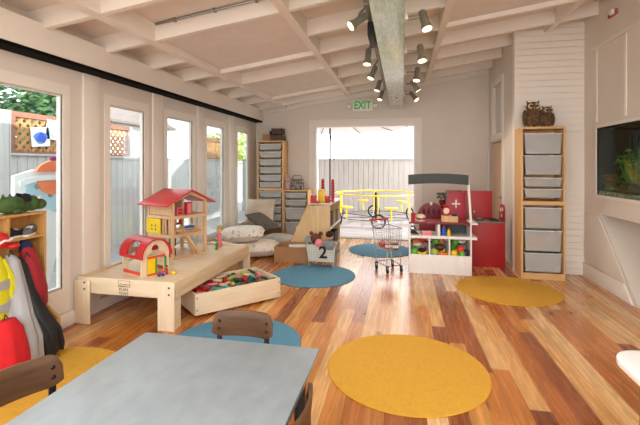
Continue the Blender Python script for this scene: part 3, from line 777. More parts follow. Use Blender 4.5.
# toy barn with round red roof
t = thing('toy_barn', 'small wooden toy barn with round red roof, at near end of play table', 'toy house', (-2.21, 3.08, TZ), math.atan2(.92, .39))
Wd, Dp = .272, .30; r = Wd/2
def archpoly(w, hb, rr, n=20, x0=0):
    return [(x0, 0), (x0+w, 0), (x0+w, hb)]+[(x0+w/2+rr*math.cos(a), hb+rr*math.sin(a)) for a in [PI*i/n for i in range(1, n)]]+[(x0, hb)]
hb = .17
for y in (0, Dp-.014):
    # gable: posts, lintel, arch ring with round window
    bm = B()
    box(bm, (0, y, 0), (.05, y+.014, hb)); box(bm, (Wd-.05, y, 0), (Wd, y+.014, hb)); box(bm, (.05, y, .155), (Wd-.05, y+.014, hb))
    N = 24
    outer = [(r+r*math.cos(PI*i/N), hb+r*math.sin(PI*i/N)) for i in range(N+1)]+[(r+r-2*r*i/8, hb) for i in range(1, 8)]
    inner = []
    for (x, z) in outer:
        a = math.atan2(z-(hb+.06), x-r); inner.append((r+.036*math.cos(a), hb+.06+.036*math.sin(a)))
    ringplate(bm, outer, inner, y, y+.014, 'y')
    obj('gable_wall', bm, BIRCHZ, t)
bm = B(); N = 18; segs = []
def roofpt(a, rr, y): return (r+rr*math.cos(a), y, hb+rr*math.sin(a))
ang = [-.12+(PI+.24)*i/N for i in range(N+1)]
hole = range(12, 17)
bands = [(-.03, .075), (.075, Dp-.09), (Dp-.09, Dp+.03)]
for bi, (ya, yb) in enumerate(bands):
    for i in range(N):
        if bi == 1 and i in hole: continue
        q = [roofpt(ang[i+k], rr, yy) for rr in (r+.002, r+.014) for k, yy in ((0, ya), (1, ya), (1, yb), (0, yb))]
        vs = [bm.verts.new(p) for p in q]
        for f in ((0,1,2,3),(7,6,5,4),(0,4,5,1),(1,5,6,2),(2,6,7,3),(3,7,4,0)): bm.faces.new([vs[k] for k in f])
obj('roof', bm, RED, t)
obj('floor_board', box(B(), (.002, .015, 0), (Wd-.002, Dp-.015, .008)), BIRCH, t)
bm = B(); box(bm, (.055, -.012, .148), (Wd-.045, -.001, .166)); obj('lintel_trim', bm, pm('red_orange_paint', (226, 70, 36), .45), t)
bm = B(); box(bm, (.055, -.012, 0.0), (Wd-.045, -.001, .014)); obj('sill_trim', bm, bpy.data.materials['red_orange_paint'], t)
for s0 in (.0, Wd-.012): obj('base_rail', box(B(), (s0, .015, .009), (s0+.012, Dp-.015, .035)), bpy.data.materials['red_orange_paint'], t)
obj('door', box(B(), (.057, -.014, .016), (.125, -.002, .146)), YEL, t)
for x in (.128, .222): obj('door_post', box(B(), (x, -.013, .016), (x+.016, -.002, .146)), GRN, t)

# dollhouse
HO = thing('dollhouse', 'open wooden dollhouse with a red gable roof on the play table', 'dollhouse', (-2.302, 3.705, TZ), math.atan2(.426, .167))
W_, D_ = .45, .42
ZF = (0., .235, .428); ZE = .592; ZP = .695
MD = wood('dollhouse_wood', (226, 192, 150), (206, 166, 122), 'x', .5)
MDZ = wood('dollhouse_post', (226, 192, 150), (206, 166, 122), 'z', .5)
for x in (0, W_-.028):
    for y in (0, D_-.028): obj('corner_post', box(B(), (x, y, 0), (x+.028, y+.028, ZE)), MDZ, HO)
for k, z in enumerate(ZF): obj('floor', box(B(), (.001, .001, z), (W_-.001, D_-.001, z+.014)), MD, HO)
for z in ZF[1:]: obj('beam', box(B(), (.028, -.004, z-.016), (W_-.028, .016, z+.016)), MD, HO)
for z in ZF[1:]: obj('beam', box(B(), (-.004, .028, z-.016), (.016, D_-.028, z+.016)), MD, HO)
# gable rafters front and back
for y in (0, D_-.02):
    bm = B(); prism(bm, [(-.0, ZE), (W_/2, ZP), (W_, ZE), (W_-.045, ZE), (W_/2, ZP-.035), (.045, ZE)], y, y+.02, 'y'); obj('gable_rafter', bm, MD, HO)
ov = .10; sl = (ZP-ZE)/(W_/2)
REDROOF = pm('red_roof_paint', (206, 52, 56), .3, var=.04)
obj('roof_panel', prism(B(), [(-ov, ZE-sl*ov+.004), (W_/2, ZP+.004), (W_/2, ZP+.018), (-ov, ZE-sl*ov+.018)], -.04, D_+.028, 'y'), REDROOF, HO, bevel=.002)
obj('roof_panel', prism(B(), [(W_+ov, ZE-sl*ov+.004), (W_/2, ZP+.004), (W_/2, ZP+.018), (W_+ov, ZE-sl*ov+.018)], -.04, D_+.028, 'y'), REDROOF, HO, bevel=.002)
# end wall (facing the room's near end)
obj('wall_panel', box(B(), (.006, .03, ZF[2]+.02), (.016, D_-.03, ZE-.03)), MD, HO)
bm = B()
for y in (.05, .11, .15): box(bm, (.004, y, ZF[1]+.02), (.016, y+.018, ZF[2]-.02))
obj('wall_slats', bm, MDZ, HO)
obj('wall_panel', box(B(), (.006, .2, .02), (.016, D_-.03, ZF[1]-.02)), MD, HO)
obj('partition', box(B(), (.20, .10, ZF[2]+.0145), (.21, D_-.03, ZE+.02)), MD, HO)
obj('partition', box(B(), (.16, .16, ZF[1]+.0145), (.17, D_-.03, ZF[2]-.001)), MD, HO)
obj('back_panel', box(B(), (.03, D_-.024, ZF[1]+.015), (.25, D_-.016, ZF[2]-.001)), MD, HO)
s = obj('shutter', box(B(), (-.012, .185, ZF[1]+.02), (-.001, .30, ZF[2]-.02)), YEL, HO)
s2 = obj('shutter', box(B(), (-.012, .305, ZF[1]+.02), (-.001, D_-.0, ZF[2]-.02)), YEL, HO)
bm = B()
for y in (.26, .325):
    for z in (ZF[1]+.06, ZF[1]+.1): ell(bm, (-.012, y, z), (.003, .009, .012))
obj('heart_cutout', bm, BLACK, s)
# red window on the back
obj('window_shutter', ringplate(B(), [(.27, ZF[1]+.05), (.42, ZF[1]+.05), (.42, ZF[2]-.02), (.27, ZF[2]-.02)], [(.305, ZF[1]+.078), (.385, ZF[1]+.078), (.385, ZF[2]-.048), (.305, ZF[2]-.048)], D_-.03, D_-.018, 'y'), RED, HO)
obj('window_cross', box(B(), (.34, D_-.03, ZF[1]+.078), (.35, D_-.02, ZF[2]-.048)), WHITE, HO)
obj('window_frame', ringplate(B(), [(.26, .05), (.34, .05), (.34, .18), (.26, .18)], [(.28, .07), (.32, .07), (.32, .16), (.28, .16)], D_-.03, D_-.018, 'y'), pm('dark_green_trim', (28, 60, 40), .5), HO)
# stairs
bm = B()
for dx in (0, .05):
    prism(bm, [(.13, ZF[1]-.0), (.16, ZF[1]-.0), (.33, .015), (.30, .015)], -.055+dx, -.047+dx, 'y')
for k in range(7):
    u = k/7; box(bm, (.15+.165*u, -.047, ZF[1]-.03-(ZF[1]-.03)*u), (.172+.165*u, -.005, ZF[1]-.022-(ZF[1]-.03)*u))
obj('stair', bm, MD, HO)
bm = B()
for k in range(9): cyl(bm, (.05+.04*k, .012, ZF[1]+.016), (.05+.04*k, .012, ZF[1]+.055), .004, n=8)
box(bm, (.03, .008, ZF[1]+.055), (W_-.03, .017, ZF[1]+.063)); 
rot = math.atan2(.426, .167)
def at(lx, ly, lz): return (HO.location.x+lx*math.cos(rot)-ly*math.sin(rot), HO.location.y+lx*math.sin(rot)+ly*math.cos(rot), TZ+lz)
obj('railing', bm, MDZ, HO)
# dollhouse furniture and dolls (things of their own)
t = thing('toy_bed', 'blue toy bed on the middle floor of the dollhouse', 'toy furniture', at(.20, .06, ZF[1]+.0145), rot)
obj('mattress', box(B(), (0, 0, .02), (.14, .09, .06)), BLU, t, bevel=.008); obj('headboard', box(B(), (-.008, 0, 0), (-.0005, .08, .07)), MD, t); obj('bed_frame', box(B(), (0, 0, 0), (.14, .09, .0195)), MD, t); obj('pillow', ell(B(), (.02, .04, .05), (.016, .03, .01)), PINK, t)
t = thing('toy_sofa', 'yellow toy armchair beside the blue toy bed', 'toy furniture', at(.345, .05, ZF[1]+.0145), rot)
obj('seat', box(B(), (0, 0, 0), (.06, .05, .022)), YEL, t, bevel=.005); obj('backrest', box(B(), (0, .0505, 0), (.06, .06, .05)), YEL, t, bevel=.004)
t = thing('toy_wardrobe', 'red toy wardrobe on the top floor of the dollhouse', 'toy furniture', at(.215, .04, ZF[2]+.0145), rot)
obj('body', box(B(), (0, 0, 0), (.06, .05, .13)), RED, t, bevel=.003); obj('door', box(B(), (.005, -.004, .01), (.028, -.0005, .12)), PINK, t); obj('door', box(B(), (.031, -.004, .01), (.055, -.0005, .12)), PINK, t)
t = thing('toy_dresser', 'pink toy dresser beside the red toy wardrobe', 'toy furniture', at(.10, .05, ZF[2]+.0145), rot)
obj('body', box(B(), (0, 0, 0), (.07, .05, .08)), PINK, t, bevel=.003); obj('drawer', box(B(), (.008, -.004, .045), (.062, -.0005, .07)), RED, t); obj('drawer', box(B(), (.008, -.004, .012), (.062, -.0005, .038)), RED, t)
t = thing('toy_stove', 'dark toy stove under the stairs on the dollhouse ground floor', 'toy furniture', at(.05, .10, .0145), rot)
obj('body', box(B(), (0, 0, 0), (.07, .06, .08)), pm('rust_red', (130, 50, 44), .5), t, bevel=.003); obj('door', box(B(), (.01, -.004, .01), (.06, -.0005, .055)), BLACK, t)
t = thing('toy_mirror', 'pale blue round toy mirror at the right of the dollhouse ground floor', 'toy furniture', at(.36, .12, .0145), rot)
obj('disc', cyl(B(), (0, 0, .085), (0, .01, .085), .06, n=24), pm('pale_blue_print', (184, 204, 216), .4), t); obj('stand', box(B(), (-.03, -.01, 0), (.03, .02, .026)), MD, t)
def doll(x, y, z, h, body, hair, label, sit=False):
    t = thing('toy_doll', label, 'doll', (x, y, z), R.uniform(0, 6))
    bm = B(); lathe(bm, [(h*.13, 0), (h*.15, h*.05), (h*.1, h*.45), (h*.12, h*.6), (h*.05, h*.66)], n=14)
    tube(bm, [(h*.09, 0, h*.58), (h*.2, .0, h*.4)], h*.04, 8); tube(bm, [(-h*.09, 0, h*.58), (-h*.2, .0, h*.4)], h*.04, 8)
    obj('dress', bm, body, t)
    obj('head', ell(B(), (0, 0, h*.8), h*.14), SKIN, t); obj('hair', ell(B(), (0, h*.03, h*.85), (h*.155, h*.145, h*.13)), hair, t)
doll(-2.055, 3.22, TZ, .085, RED, pm('brown_hair', (80, 50, 30), .8), 'tiny red doll standing right of the toy barn')
t = thing('toy_car', 'tiny blue toy car in front of the toy barn', 'toy', (-2.075, 3.16, TZ), .8)
obj('body', box(B(), (-.03, -.015, .006), (.03, .015, .022)), BLU, t, bevel=.005)
for sx in (-1, 1): obj('wheel', cyl(B(), (sx*.018, -.018, .008), (sx*.018, .018, .008), .008), BLACK, t)
tag(obj('toy_egg', ell(B(), (0, 0, .018), (.024, .018, .018)), YEL, loc=(-1.985, 3.22, TZ)), 'small yellow wooden piece at the right edge of the play table', 'toy')
doll(-2.09, 4.27, TZ, .12, GRN, GRN, 'small green figure beside the dollhouse, right of its corner post')
doll(-2.13, 4.42, TZ, .26, PINK, pm('blond_hair', (198, 168, 80), .8, var=.15), 'blond doll in pink at the far end of the play table')

# ================================================================== TRUNDLE DRAWER FULL OF BLOCKS
ra = math.atan2(.652, .576)
DR = thing('block_crate', 'pale wooden rolling crate full of wooden pieces, pulled from under play table', 'crate', (-1.775, 3.213, 0), ra)
L_, Q_, Hh = .87, .545, .215
obj('long_side', box(B(), (0, 0, .025), (L_, .014, Hh)), BIRCH, DR, bevel=.004)
obj('long_side', box(B(), (0, Q_-.014, .025), (L_, Q_, Hh)), BIRCH, DR, bevel=.004)
for x in (.0005, L_-.0145): obj('short_side', box(B(), (x, .0145, .025), (x+.014, Q_-.0145, Hh)), BIRCHZ, DR, bevel=.002)
obj('bottom', box(B(), (.0145, .0145, .035), (L_-.0145, Q_-.0145, .045)), BIRCH, DR)
for x in (.07, L_-.07):
    for y in (.06, Q_-.06): obj('caster', cyl(B(), (x, y-.012, .0175), (x, y+.012, .0175), .0175), BLACK, DR)
for x in (.018, L_-.018):
    for z in (.07, .175): obj('bolt', cyl(B(), (x, .001, z), (x, -.003, z), .006, n=10), BLACK, DR)
kinds = [('pink', PINK), ('red', RED), ('teal', TEAL), ('dark green', DGRN), ('natural wood', BIRCH), ('light green', pm('lime_paint', (170, 196, 90), .45)), ('orange', ORG)]
rr = random.Random(5)
def local(lx, ly): return (DR.location.x+lx*math.cos(ra)-ly*math.sin(ra), DR.location.y+lx*math.sin(ra)+ly*math.cos(ra))
protos = {}
cells = [(i, j, k) for k in range(3) for i in range(9) for j in range(5)]
for (i, j, k) in cells:
    if k == 2 and rr.random() < .12: continue
    lx = .075+.089*i+rr.uniform(-.012, .012); ly = .075+.098*j+rr.uniform(-.012, .012)
    lz = .05+k*.048+rr.uniform(0, .006)+(.028 if k else 0)
    wts = [5, 5, 4, 1, 4, .4, .6] if i < 5 else [1, 1.5, 1.5, 6, 1, 1.5, 1.2]
    nm, mt = rr.choices(kinds, wts)[0]
    shape = rr.choice(['plank', 'plank', 'track', 'rod'])
    key = (nm, shape)
    if key not in protos:
        bm = B()
        if shape == 'plank': box(bm, (-.05, -.017, -.012), (.05, .017, .012)); o = obj('toy_block', bm, mt, bevel=.004)
        elif shape == 'track':
            a0 = [( .11*math.cos(q)-.11, .11*math.sin(q)) for q in [-.42+.84*m_/8 for m_ in range(9)]]; a1 = [(.075*math.cos(q)-.11, .075*math.sin(q)) for q in [.42-.84*m_/8 for m_ in range(9)]]
            prism(bm, a0+a1, -.008, .008); o = obj('toy_block', bm, mt, bevel=.003)
        else: cyl(bm, (-.05, 0, 0), (.05, 0, 0), .014, n=14); o = obj('toy_block', bm, mt, bevel=.003)
        protos[key] = o
    else:
        o = protos[key].copy(); C.objects.link(o)
    o.location = (*local(lx, ly), lz+.016)
    o.rotation_euler = (rr.uniform(-.22, .22) if k else 0, rr.uniform(-.28, .28) if k else 0, rr.uniform(0, PI))
    sh = {'plank': 'flat', 'track': 'curved', 'rod': 'round'}[shape]
    tag(o, '%s %s wooden piece in the heap in the rolling crate' % (nm, sh), 'toy block', '%s %s pieces in the rolling crate' % (nm, sh))
# ================================================================== CUSHIONS BY THE GLASS DOORS
def speck():
    m = voro('speckled_canvas', [(232, 224, 212), (230, 222, 210), (233, 226, 215), (230, 222, 208), (228, 220, 208), (232, 224, 214), (231, 223, 211), (234, 226, 214), (230, 222, 212), (229, 221, 209), (232, 225, 214), (231, 224, 212), (186, 176, 166)], 34, .9)
    return m
SPK = speck()
def pillow(name, label, c, size, M, mat, seed):
    t = thing(name, label, 'cushion', c, 0, 'cushions heaped by the glass doors')
    obj('cover', cushion(B(), (0, 0, 0), size, M, seed=seed), mat, t)
    n_ = 40; sx, sy = size[0]/2, size[1]/2
    pts = []
    for k in range(4):
        for i in range(10):
            u = -1+2*i/10
            q = [(u, -1), (1, u), (-u, 1), (-1, -u)][k]
            pin = 1-.07*(1-abs(q[0])**2)*(abs(q[1])**4); pin2 = 1-.07*(1-abs(q[1])**2)*(abs(q[0])**4)
            pts.append(M.to_3x3() @ Vector((q[0]*sx*pin2, q[1]*sy*pin, 0)))
    obj('piping', tube(B(), pts, .006, 6, True), mat, t)
Rz = lambda a: Matrix.Rotation(a, 4, 'Z'); Rx = lambda a: Matrix.Rotation(a, 4, 'X'); Ry = lambda a: Matrix.Rotation(a, 4, 'Y')
pillow('floor_cushion', 'speckled white floor cushion lying flat on the floor, lowest of the heap', (-2.14, 5.68, .115), (.70, .62, .23), Rz(.35), SPK, 1)
pillow('floor_cushion', 'speckled white floor cushion on top of the lowest cushion', (-2.34, 5.62, .325), (.68, .60, .22), Rz(.25) @ Ry(-.05), SPK, 2)
pillow('floor_cushion', 'plain off-white cushion against the window, behind the far end of play table', (-2.46, 5.0, .16), (.52, .60, .30), Rz(.1), CREAMF, 3)
pillow('floor_cushion', 'beige cushion propped upright against the pine rack', (-2.42, 6.62, .54), (.5, .46, .16), Rz(.1) @ Rx(1.15), pm('beige_linen', (206, 188, 166), .9, bump=.2, bscale=120), 4)
pillow('floor_cushion', 'dark grey-brown cushion leaning on the white cushions', (-2.20, 6.10, .45), (.46, .38, .13), Rz(-.3) @ Ry(.5), pm('taupe_linen', (98, 88, 80), .9, bump=.3, bscale=120), 5)
pillow('floor_cushion', 'grey-white cushion on the floor between the heap and the pine rack', (-2.06, 6.5, .09), (.5, .5, .18), Rz(-.1), pm('pale_grey_linen', (190, 184, 176), .9, bump=.2, bscale=120), 6)

# ================================================================== STORAGE RACKS WITH BINS
def rack(x, y, w, dpt, h, shelves, label):
    t = thing('storage_rack', label, 'storage rack', (x, y, 0), 0)
    for sx in (0, w-.02): obj('side_panel', box(B(), (sx, 0, 0), (sx+.02, dpt, h-.02)), PINE, t, bevel=.002)
    obj('top', box(B(), (0, 0, h-.0195), (w, dpt, h+.004)), PINEH, t, bevel=.002)
    obj('back_panel', box(B(), (.0205, dpt-.012, .03), (w-.0205, dpt-.002, h-.021)), PINE, t)
    obj('plinth', box(B(), (.0205, .0, .0), (w-.0205, .02, .075)), PINEH, t)
    for z in shelves: obj('shelf', box(B(), (.0205, .002, z), (w-.0205, dpt-.013, z+.045)), PINEH, t)
    return t
CONT = voro('mixed_toys_print', [(226, 140, 60), (80, 150, 180), (226, 210, 90), (190, 60, 60), (120, 170, 90), (214, 190, 160), (230, 225, 215), (226, 222, 215)], 16)
PALEC = pm('pale_paper_fill', (206, 204, 200), .8, var=.1, scale=10)
def bin_(x, y, w, dpt, z, h, label, group, fill=PALEC, level=.75):
    t = thing('storage_bin', label, 'storage bin', (x, y, z), 0, group)
    bm = B(); e = .012
    # tapered tub: outer and inner skins
    def ring(wi, z_, gap): return [(-wi/2+gap, gap), (wi/2-gap, gap), (wi/2-gap, dpt-gap), (-wi/2+gap, dpt-gap)], z_
    loops = [((-w/2+.022), .018, 0.), ((-w/2+.008), .006, h), ((-w/2+.011), .009, h), ((-w/2+.025), .021, .004)]
    rings = []
    for x0, g, z_ in loops: rings.append([bm.verts.new(p) for p in ((x0, g, z_), (-x0, g, z_), (-x0, dpt-g, z_), (x0, dpt-g, z_))])
    for a, b in zip(rings, rings[1:]):
        for j in range(4): bm.faces.new((a[j], a[(j+1) % 4], b[(j+1) % 4], b[j]))
    bm.faces.new(rings[0][::-1]); bm.faces.new(rings[-1])
    obj('tub', bm, CLEARBIN, t)
    obj('rim', ringplate(B(), [(-w/2, -.004), (w/2, -.004), (w/2, dpt), (-w/2, dpt)], [(-w/2+.011, .009), (w/2-.011, .009), (w/2-.011, dpt-.009), (-w/2+.011, dpt-.009)], h, h+.008), pm('white_rim', (232, 234, 236), .35) if 'white_rim' not in bpy.data.materials else bpy.data.materials['white_rim'], t, bevel=.002)
    if fill:
        f = prism(B(), [(-w/2+.034, .03), (w/2-.034, .03), (w/2-.034, dpt-.03), (-w/2+.034, dpt-.03)], .006, h*level)
        o = obj('contents', f, fill, t); o['kind'] = 'stuff'
# tall pine rack on the right
rack(1.388, 5.13, .475, .29, 1.795, [.878], 'tall pine storage rack with clear bins by the white board wall')
gr = 'clear bins in the right pine rack'
xr = 1.6255
names = ['topmost', 'second from the top', 'shallow one third from the top', 'shallow one just above the wooden shelf', 'just below the wooden shelf', 'second from the bottom', 'bottom one']
for i, (z, h, f, lv) in enumerate([(1.48, .235, PALEC, .6), (1.235, .22, pm('grey_fill', (176, 178, 184), .8), .95), (1.095, .095, CONT, .5), (.965, .095, CONT, .9), (.605, .235, CONT, .7), (.335, .235, CONT, .75), (.09, .215, pm('grey_fill_b', (182, 182, 184), .8), .95)]):
    bin_(xr, 5.125, .418, .27, z, h, 'clear plastic bin in the right pine rack, '+names[i], gr, f, lv)
t = thing('owl_figurine', 'taller brown owl figure on the pine rack by the board wall', 'figurine', (1.555, 5.27, 1.80), -.1)
def owl(t, h):
    BR = pm('brown_feathers', (120, 90, 62), .9, c2=(64, 48, 36), scale=30, bump=.6, bscale=60) if 'brown_feathers' not in bpy.data.materials else bpy.data.materials['brown_feathers']
    bm = B(); ell(bm, (0, 0, h*.36), (h*.30, h*.27, h*.36)); ell(bm, (0, -.01, h*.77), (h*.25, h*.22, h*.2)); obj('body', bm, BR, t, sub=1)
    EY = pm('pale_owl_face', (196, 172, 128), .8) if 'pale_owl_face' not in bpy.data.materials else bpy.data.materials['pale_owl_face']
    for s in (-1, 1):
        obj('wing', ell(B(), (s*h*.26, .01, h*.38), (h*.09, h*.2, h*.3)), BR, t)
        e = obj('eye_disc', ell(B(), (s*h*.1, -h*.2, h*.79), (h*.105, h*.03, h*.105)), EY, t)
        obj('pupil', ell(B(), (s*h*.1, -h*.23, h*.79), (h*.045, h*.02, h*.045)), BLACK, e)
        obj('ear_tuft', cyl(B(), (s*h*.15, 0, h*.9), (s*h*.22, 0, h*1.02), h*.05, .002, 8), BR, t)
        obj('foot', ell(B(), (s*h*.1, -h*.22, h*.03), (h*.06, h*.09, h*.03)), EY, t)
    obj('beak', cyl(B(), (0, -h*.2, h*.76), (0, -h*.26, h*.68), h*.03, .002, 8), EY, t)
owl(t, .325)
t = thing('owl_figurine', 'shorter brown owl figure leaning on the taller owl', 'figurine', (1.70, 5.24, 1.80), .1); owl(t, .255)
# two racks at the back left
RL = rack(-2.60, 6.965, .49, .31, 1.79, [.885], 'tall pine storage rack in the far left corner')
gr = 'shallow bins in the far tall rack'
ordn = ['topmost', 'second from top', 'third from top', 'fourth from top', 'fifth from top', 'just above the middle shelf', 'just below the middle shelf', 'second below the middle shelf', 'third below the middle shelf', 'fourth below the middle shelf', 'fifth below the middle shelf']
for i, z in enumerate([1.63, 1.487, 1.344, 1.20, 1.06, .94, .765, .625, .485, .345, .20]):
    bin_(-2.355, 6.96, .435, .28, z, .098 if i != 5 else .085, 'shallow clear bin in the far left tall rack, '+ordn[i], gr, PALEC, .5)
rack(-2.105, 6.965, .46, .31, .895, [], 'low pine storage rack beside the far tall rack')
gr = 'bins in the low pine rack'
for z, h, l in [(.755, .085, 'shallow, topmost'), (.62, .09, 'shallow, second from top'), (.37, .20, 'deep, second from bottom'), (.09, .22, 'deep, bottom one')]:
    bin_(-1.875, 6.96, .405, .28, z, h, 'clear bin in the low pine rack, '+l, gr, PALEC, .6)
# things on the racks
t = thing('cardboard_box', 'small brown box on top of the far tall rack', 'box', (-2.52, 7.02, 1.7945), 0)
KRAFT = pm('kraft_board', (172, 128, 88), .85, var=.06)
obj('body', box(B(), (0, 0, 0), (.14, .14, .12)), KRAFT, t, bevel=.003); obj('flap', box(B(), (0, 0, .1205), (.068, .14, .124)), KRAFT, t); obj('flap', box(B(), (.072, 0, .1205), (.14, .14, .124)), KRAFT, t)
t = thing('black_case', 'black case behind the small brown box on the far tall rack', 'case', (-2.44, 7.17, 1.7945), 0)
obj('body', box(B(), (0, 0, 0), (.13, .09, .19)), BLACK, t, bevel=.01); obj('handle', tube(B(), [(.03, .045, .19), (.03, .045, .215), (.10, .045, .215), (.10, .045, .19)], .006, 8), BLACK, t)
t = thing('wicker_basket', 'dark stacked wicker baskets at the right of the far tall rack top', 'basket', (-2.25, 7.11, 1.7945), 0)
WK = pm('dark_wicker', (110, 86, 70), .8, c2=(70, 54, 46), scale=60, stretch=(1, 1, 4), bump=.5, bscale=80)
bm = B(); ringplate(bm, [(-.12, -.1), (.12, -.1), (.12, .1), (-.12, .1)], [(-.108, -.088), (.108, -.088), (.108, .088), (-.108, .088)], 0, .10); box(bm, (-.11, -.09, 0), (.11, .09, .01)); obj('body', bm, WK, t)
bm = B(); ringplate(bm, [(-.10, -.09), (.10, -.09), (.10, .09), (-.10, .09)], [(-.088, -.078), (.088, -.078), (.088, .078), (-.088, .078)], .12, .225); box(bm, (-.09, -.08, .12), (.09, .08, .13)); obj('upper_basket', bm, WK, t)
bm = B()
for s in (-1, 1): tube(bm, [(s*.11, -.095, 0), (s*.10, -.09, .14), (s*.09, -.085, .24)], .006, 6); tube(bm, [(s*.11, .095, 0), (s*.10, .09, .14), (s*.09, .085, .24)], .006, 6)
obj('rack_wire', bm, BLACK, t)
t = thing('plush_rabbit', 'pale pink plush rabbit sitting on the low pine rack', 'soft toy', (-2.05, 7.08, .8995), 0)
PP = pm('pale_pink_plush', (216, 184, 180), .95, var=.06, bump=.3, bscale=120)
bm = B(); ell(bm, (0, 0, .075), (.055, .05, .075)); ell(bm, (0, -.01, .18), (.045, .042, .045)); obj('body', bm, PP, t, sub=1)
for s in (-1, 1): obj('ear', ell(B(), (s*.022, 0, .245), (.014, .01, .045)), PP, t); obj('foot', ell(B(), (s*.035, -.05, .02), (.02, .035, .02)), PP, t)
t = thing('wire_basket', 'small dark wire basket of oddments on the low pine rack', 'basket', (-1.88, 7.1, .8995), 0)
bm = B()
for z in (.005, .06, .115, .18): tube(bm, [(-.1, -.08, z), (.1, -.08, z), (.1, .08, z), (-.1, .08, z)], .004, 6, True)
for k in range(7):
    x = -.1+.2*k/6
    tube(bm, [(x, -.08, .005), (x, -.08, .18)], .003, 6); tube(bm, [(x, .08, .005), (x, .08, .18)], .003, 6)
obj('wire_frame', bm, BLACK, t); tube_h = tube(B(), [(-.1, 0, .18), (-.06, 0, .26), (.06, 0, .26), (.1, 0, .18)], .005, 6); obj('handle', tube_h, BLACK, t)
o = obj('contents', box(B(), (-.09, -.07, .008), (.09, .07, .13)), voro('oddments', [(170, 150, 130), (120, 110, 110), (200, 190, 180), (90, 84, 80)], 22), t); o['kind'] = 'stuff'

# ================================================================== LOW BOOKSHELF WITH MARBLE-RUN TOYS
t = thing('toy_shelf', 'slanted-side plywood toy shelf facing the doorway', 'shelf', (-1.03, 5.76, 0))
sd = [(-.69, 0), (0, 0), (0, .765), (-.345, .745), (-.605, .19)]
MP = wood('maple_panel', (222, 190, 142), (208, 172, 120), 'z', .45)
for y in (0, .95): obj('side_panel', prism(B(), sd, y, y+.02, 'y'), MP, t, bevel=.002)
def shelfbox(x0, z): return box(B(), (x0, .0205, z), (.0, .9495, z+.022))
obj('top', prism(B(), [(-.345, .768), (.025, .768), (.025, .79), (-.345, .772)], -.005, .975, 'y'), WHITE, t, bevel=.002)
obj('shelf', shelfbox(-.52, .40), WHITE, t); obj('shelf', shelfbox(-.66, .05), WHITE, t)
bm = B(); prism(bm, [(-.685, .02), (-.60, .19), (-.34, .742), (-.325, .742), (-.585, .19), (-.665, .02)], .0205, .9495, 'y'); obj('back_panel', bm, MP, t)
obj('divider', box(B(), (-.4, .48, .4225), (-.005, .495, .765)), MP, t)
def shelfbin(y, z, h, mat, label):
    q = thing('storage_basket', label, 'basket', (-1.22, y, z), 0)
    obj('body', ringplate(B(), [(-.12, -.16), (.17, -.16), (.17, .16), (-.12, .16)], [(-.105, -.145), (.155, -.145), (.155, .145), (-.105, .145)], .0, h), mat, q, bevel=.004)
    obj('bottom', box(B(), (-.104, -.144, 0), (.154, .144, .012)), mat, q)
    obj('rim', tube(B(), [(-.12, -.16, h), (.17, -.16, h), (.17, .16, h), (-.12, .16, h)], .008, 6, True), mat, q)
shelfbin(6.0, .4235, .20, pm('charcoal_weave', (66, 60, 58), .9, bump=.4, bscale=90), 'charcoal woven basket on the upper tier of the toy shelf, nearer one')
shelfbin(6.48, .4235, .18, pm('brown_weave', (104, 84, 70), .9, bump=.4, bscale=90), 'brown woven basket on the upper tier of the toy shelf, farther one')
shelfbin(6.0, .0735, .22, pm('grey_weave', (110, 106, 102), .9, bump=.4, bscale=90), 'grey woven basket on the lower tier of the toy shelf, nearer one')
shelfbin(6.48, .0735, .2, pm('dark_weave', (70, 66, 66), .9, bump=.4, bscale=90), 'dark woven basket on the lower tier of the toy shelf, farther one')
def toy(name, label, loc, parts, rz=0, cat='toy block'):
    q = thing(name, label, cat, loc, rz, 'castle blocks on the toy shelf')
    for nm, bm, mt in parts: obj(nm, bm, mt, q, bevel=.003)
ZT = .788
def notch(w, dd, h):
    bm = B(); box(bm, (-w/2, -dd/2, 0), (w/2, dd/2, h))
    for k in range(2): box(bm, (-w/2+k*w*.62, -dd/2, h), (-w/2+k*w*.62+w*.38, dd/2, h+.02))
    return bm
def tower(h):
    bm = B(); k = int(h/.045)
    for i in range(k): cyl(bm, (0, 0, .045*i), (0, 0, .045*i+.036), .026, n=16); cyl(bm, (0, 0, .045*i+.036), (0, 0, .045*i+.045), .02, n=16)
    return bm
toy('toy_tower', 'tall red ribbed toy tower at the right of the toy shelf top', (-1.035, 6.02, ZT), [('column', tower(.315), RED), ('cap', cyl(B(), (0, 0, .315), (0, 0, .345), .03, .012), RED)])
toy('toy_tower', 'red ribbed toy tower standing on the yellow toy block', (-1.19, 6.02, ZT+.1905), [('column', tower(.135), RED), ('cap', cyl(B(), (0, 0, .135), (0, 0, .16), .03, .012), RED)])
toy('castle_block', 'large yellow toy castle block on the toy shelf top', (-1.20, 6.0, ZT-.006), [('block', box(B(), (-.055, -.05, 0), (.055, .05, .175)), YEL), ('parapet', notch(.11, .1, .0), YEL)] if 0 else [('block', notch(.11, .1, .17), YEL)])
toy('castle_block', 'low red toy block left of the yellow castle block', (-1.31, 5.92, ZT-.009), [('block', notch(.08, .07, .09), RED)])
toy('castle_block', 'orange-red toy block at the left end of the toy shelf top', (-1.355, 6.02, ZT-.010), [('block', notch(.05, .07, .06), ORG)])
toy('castle_block', 'low red toy block between the yellow block and the tall tower', (-1.10, 5.95, ZT-.003), [('block', notch(.07, .07, .08), RED)])
toy('castle_block', 'flat red toy arch in front of the tall tower', (-1.05, 5.86, ZT), [('block', prism(B(), [(-.06, 0), (-.03, 0), (-.02, .025), (.02, .025), (.03, 0), (.06, 0), (.06, .05), (-.06, .05)], -.02, .02, 'y'), RED)])
toy('castle_block', 'flat red toy block at the near left corner of the toy shelf top', (-1.25, 5.83, ZT-.008), [('block', box(B(), (-.05, -.02, 0), (.05, .02, .035)), RED)])

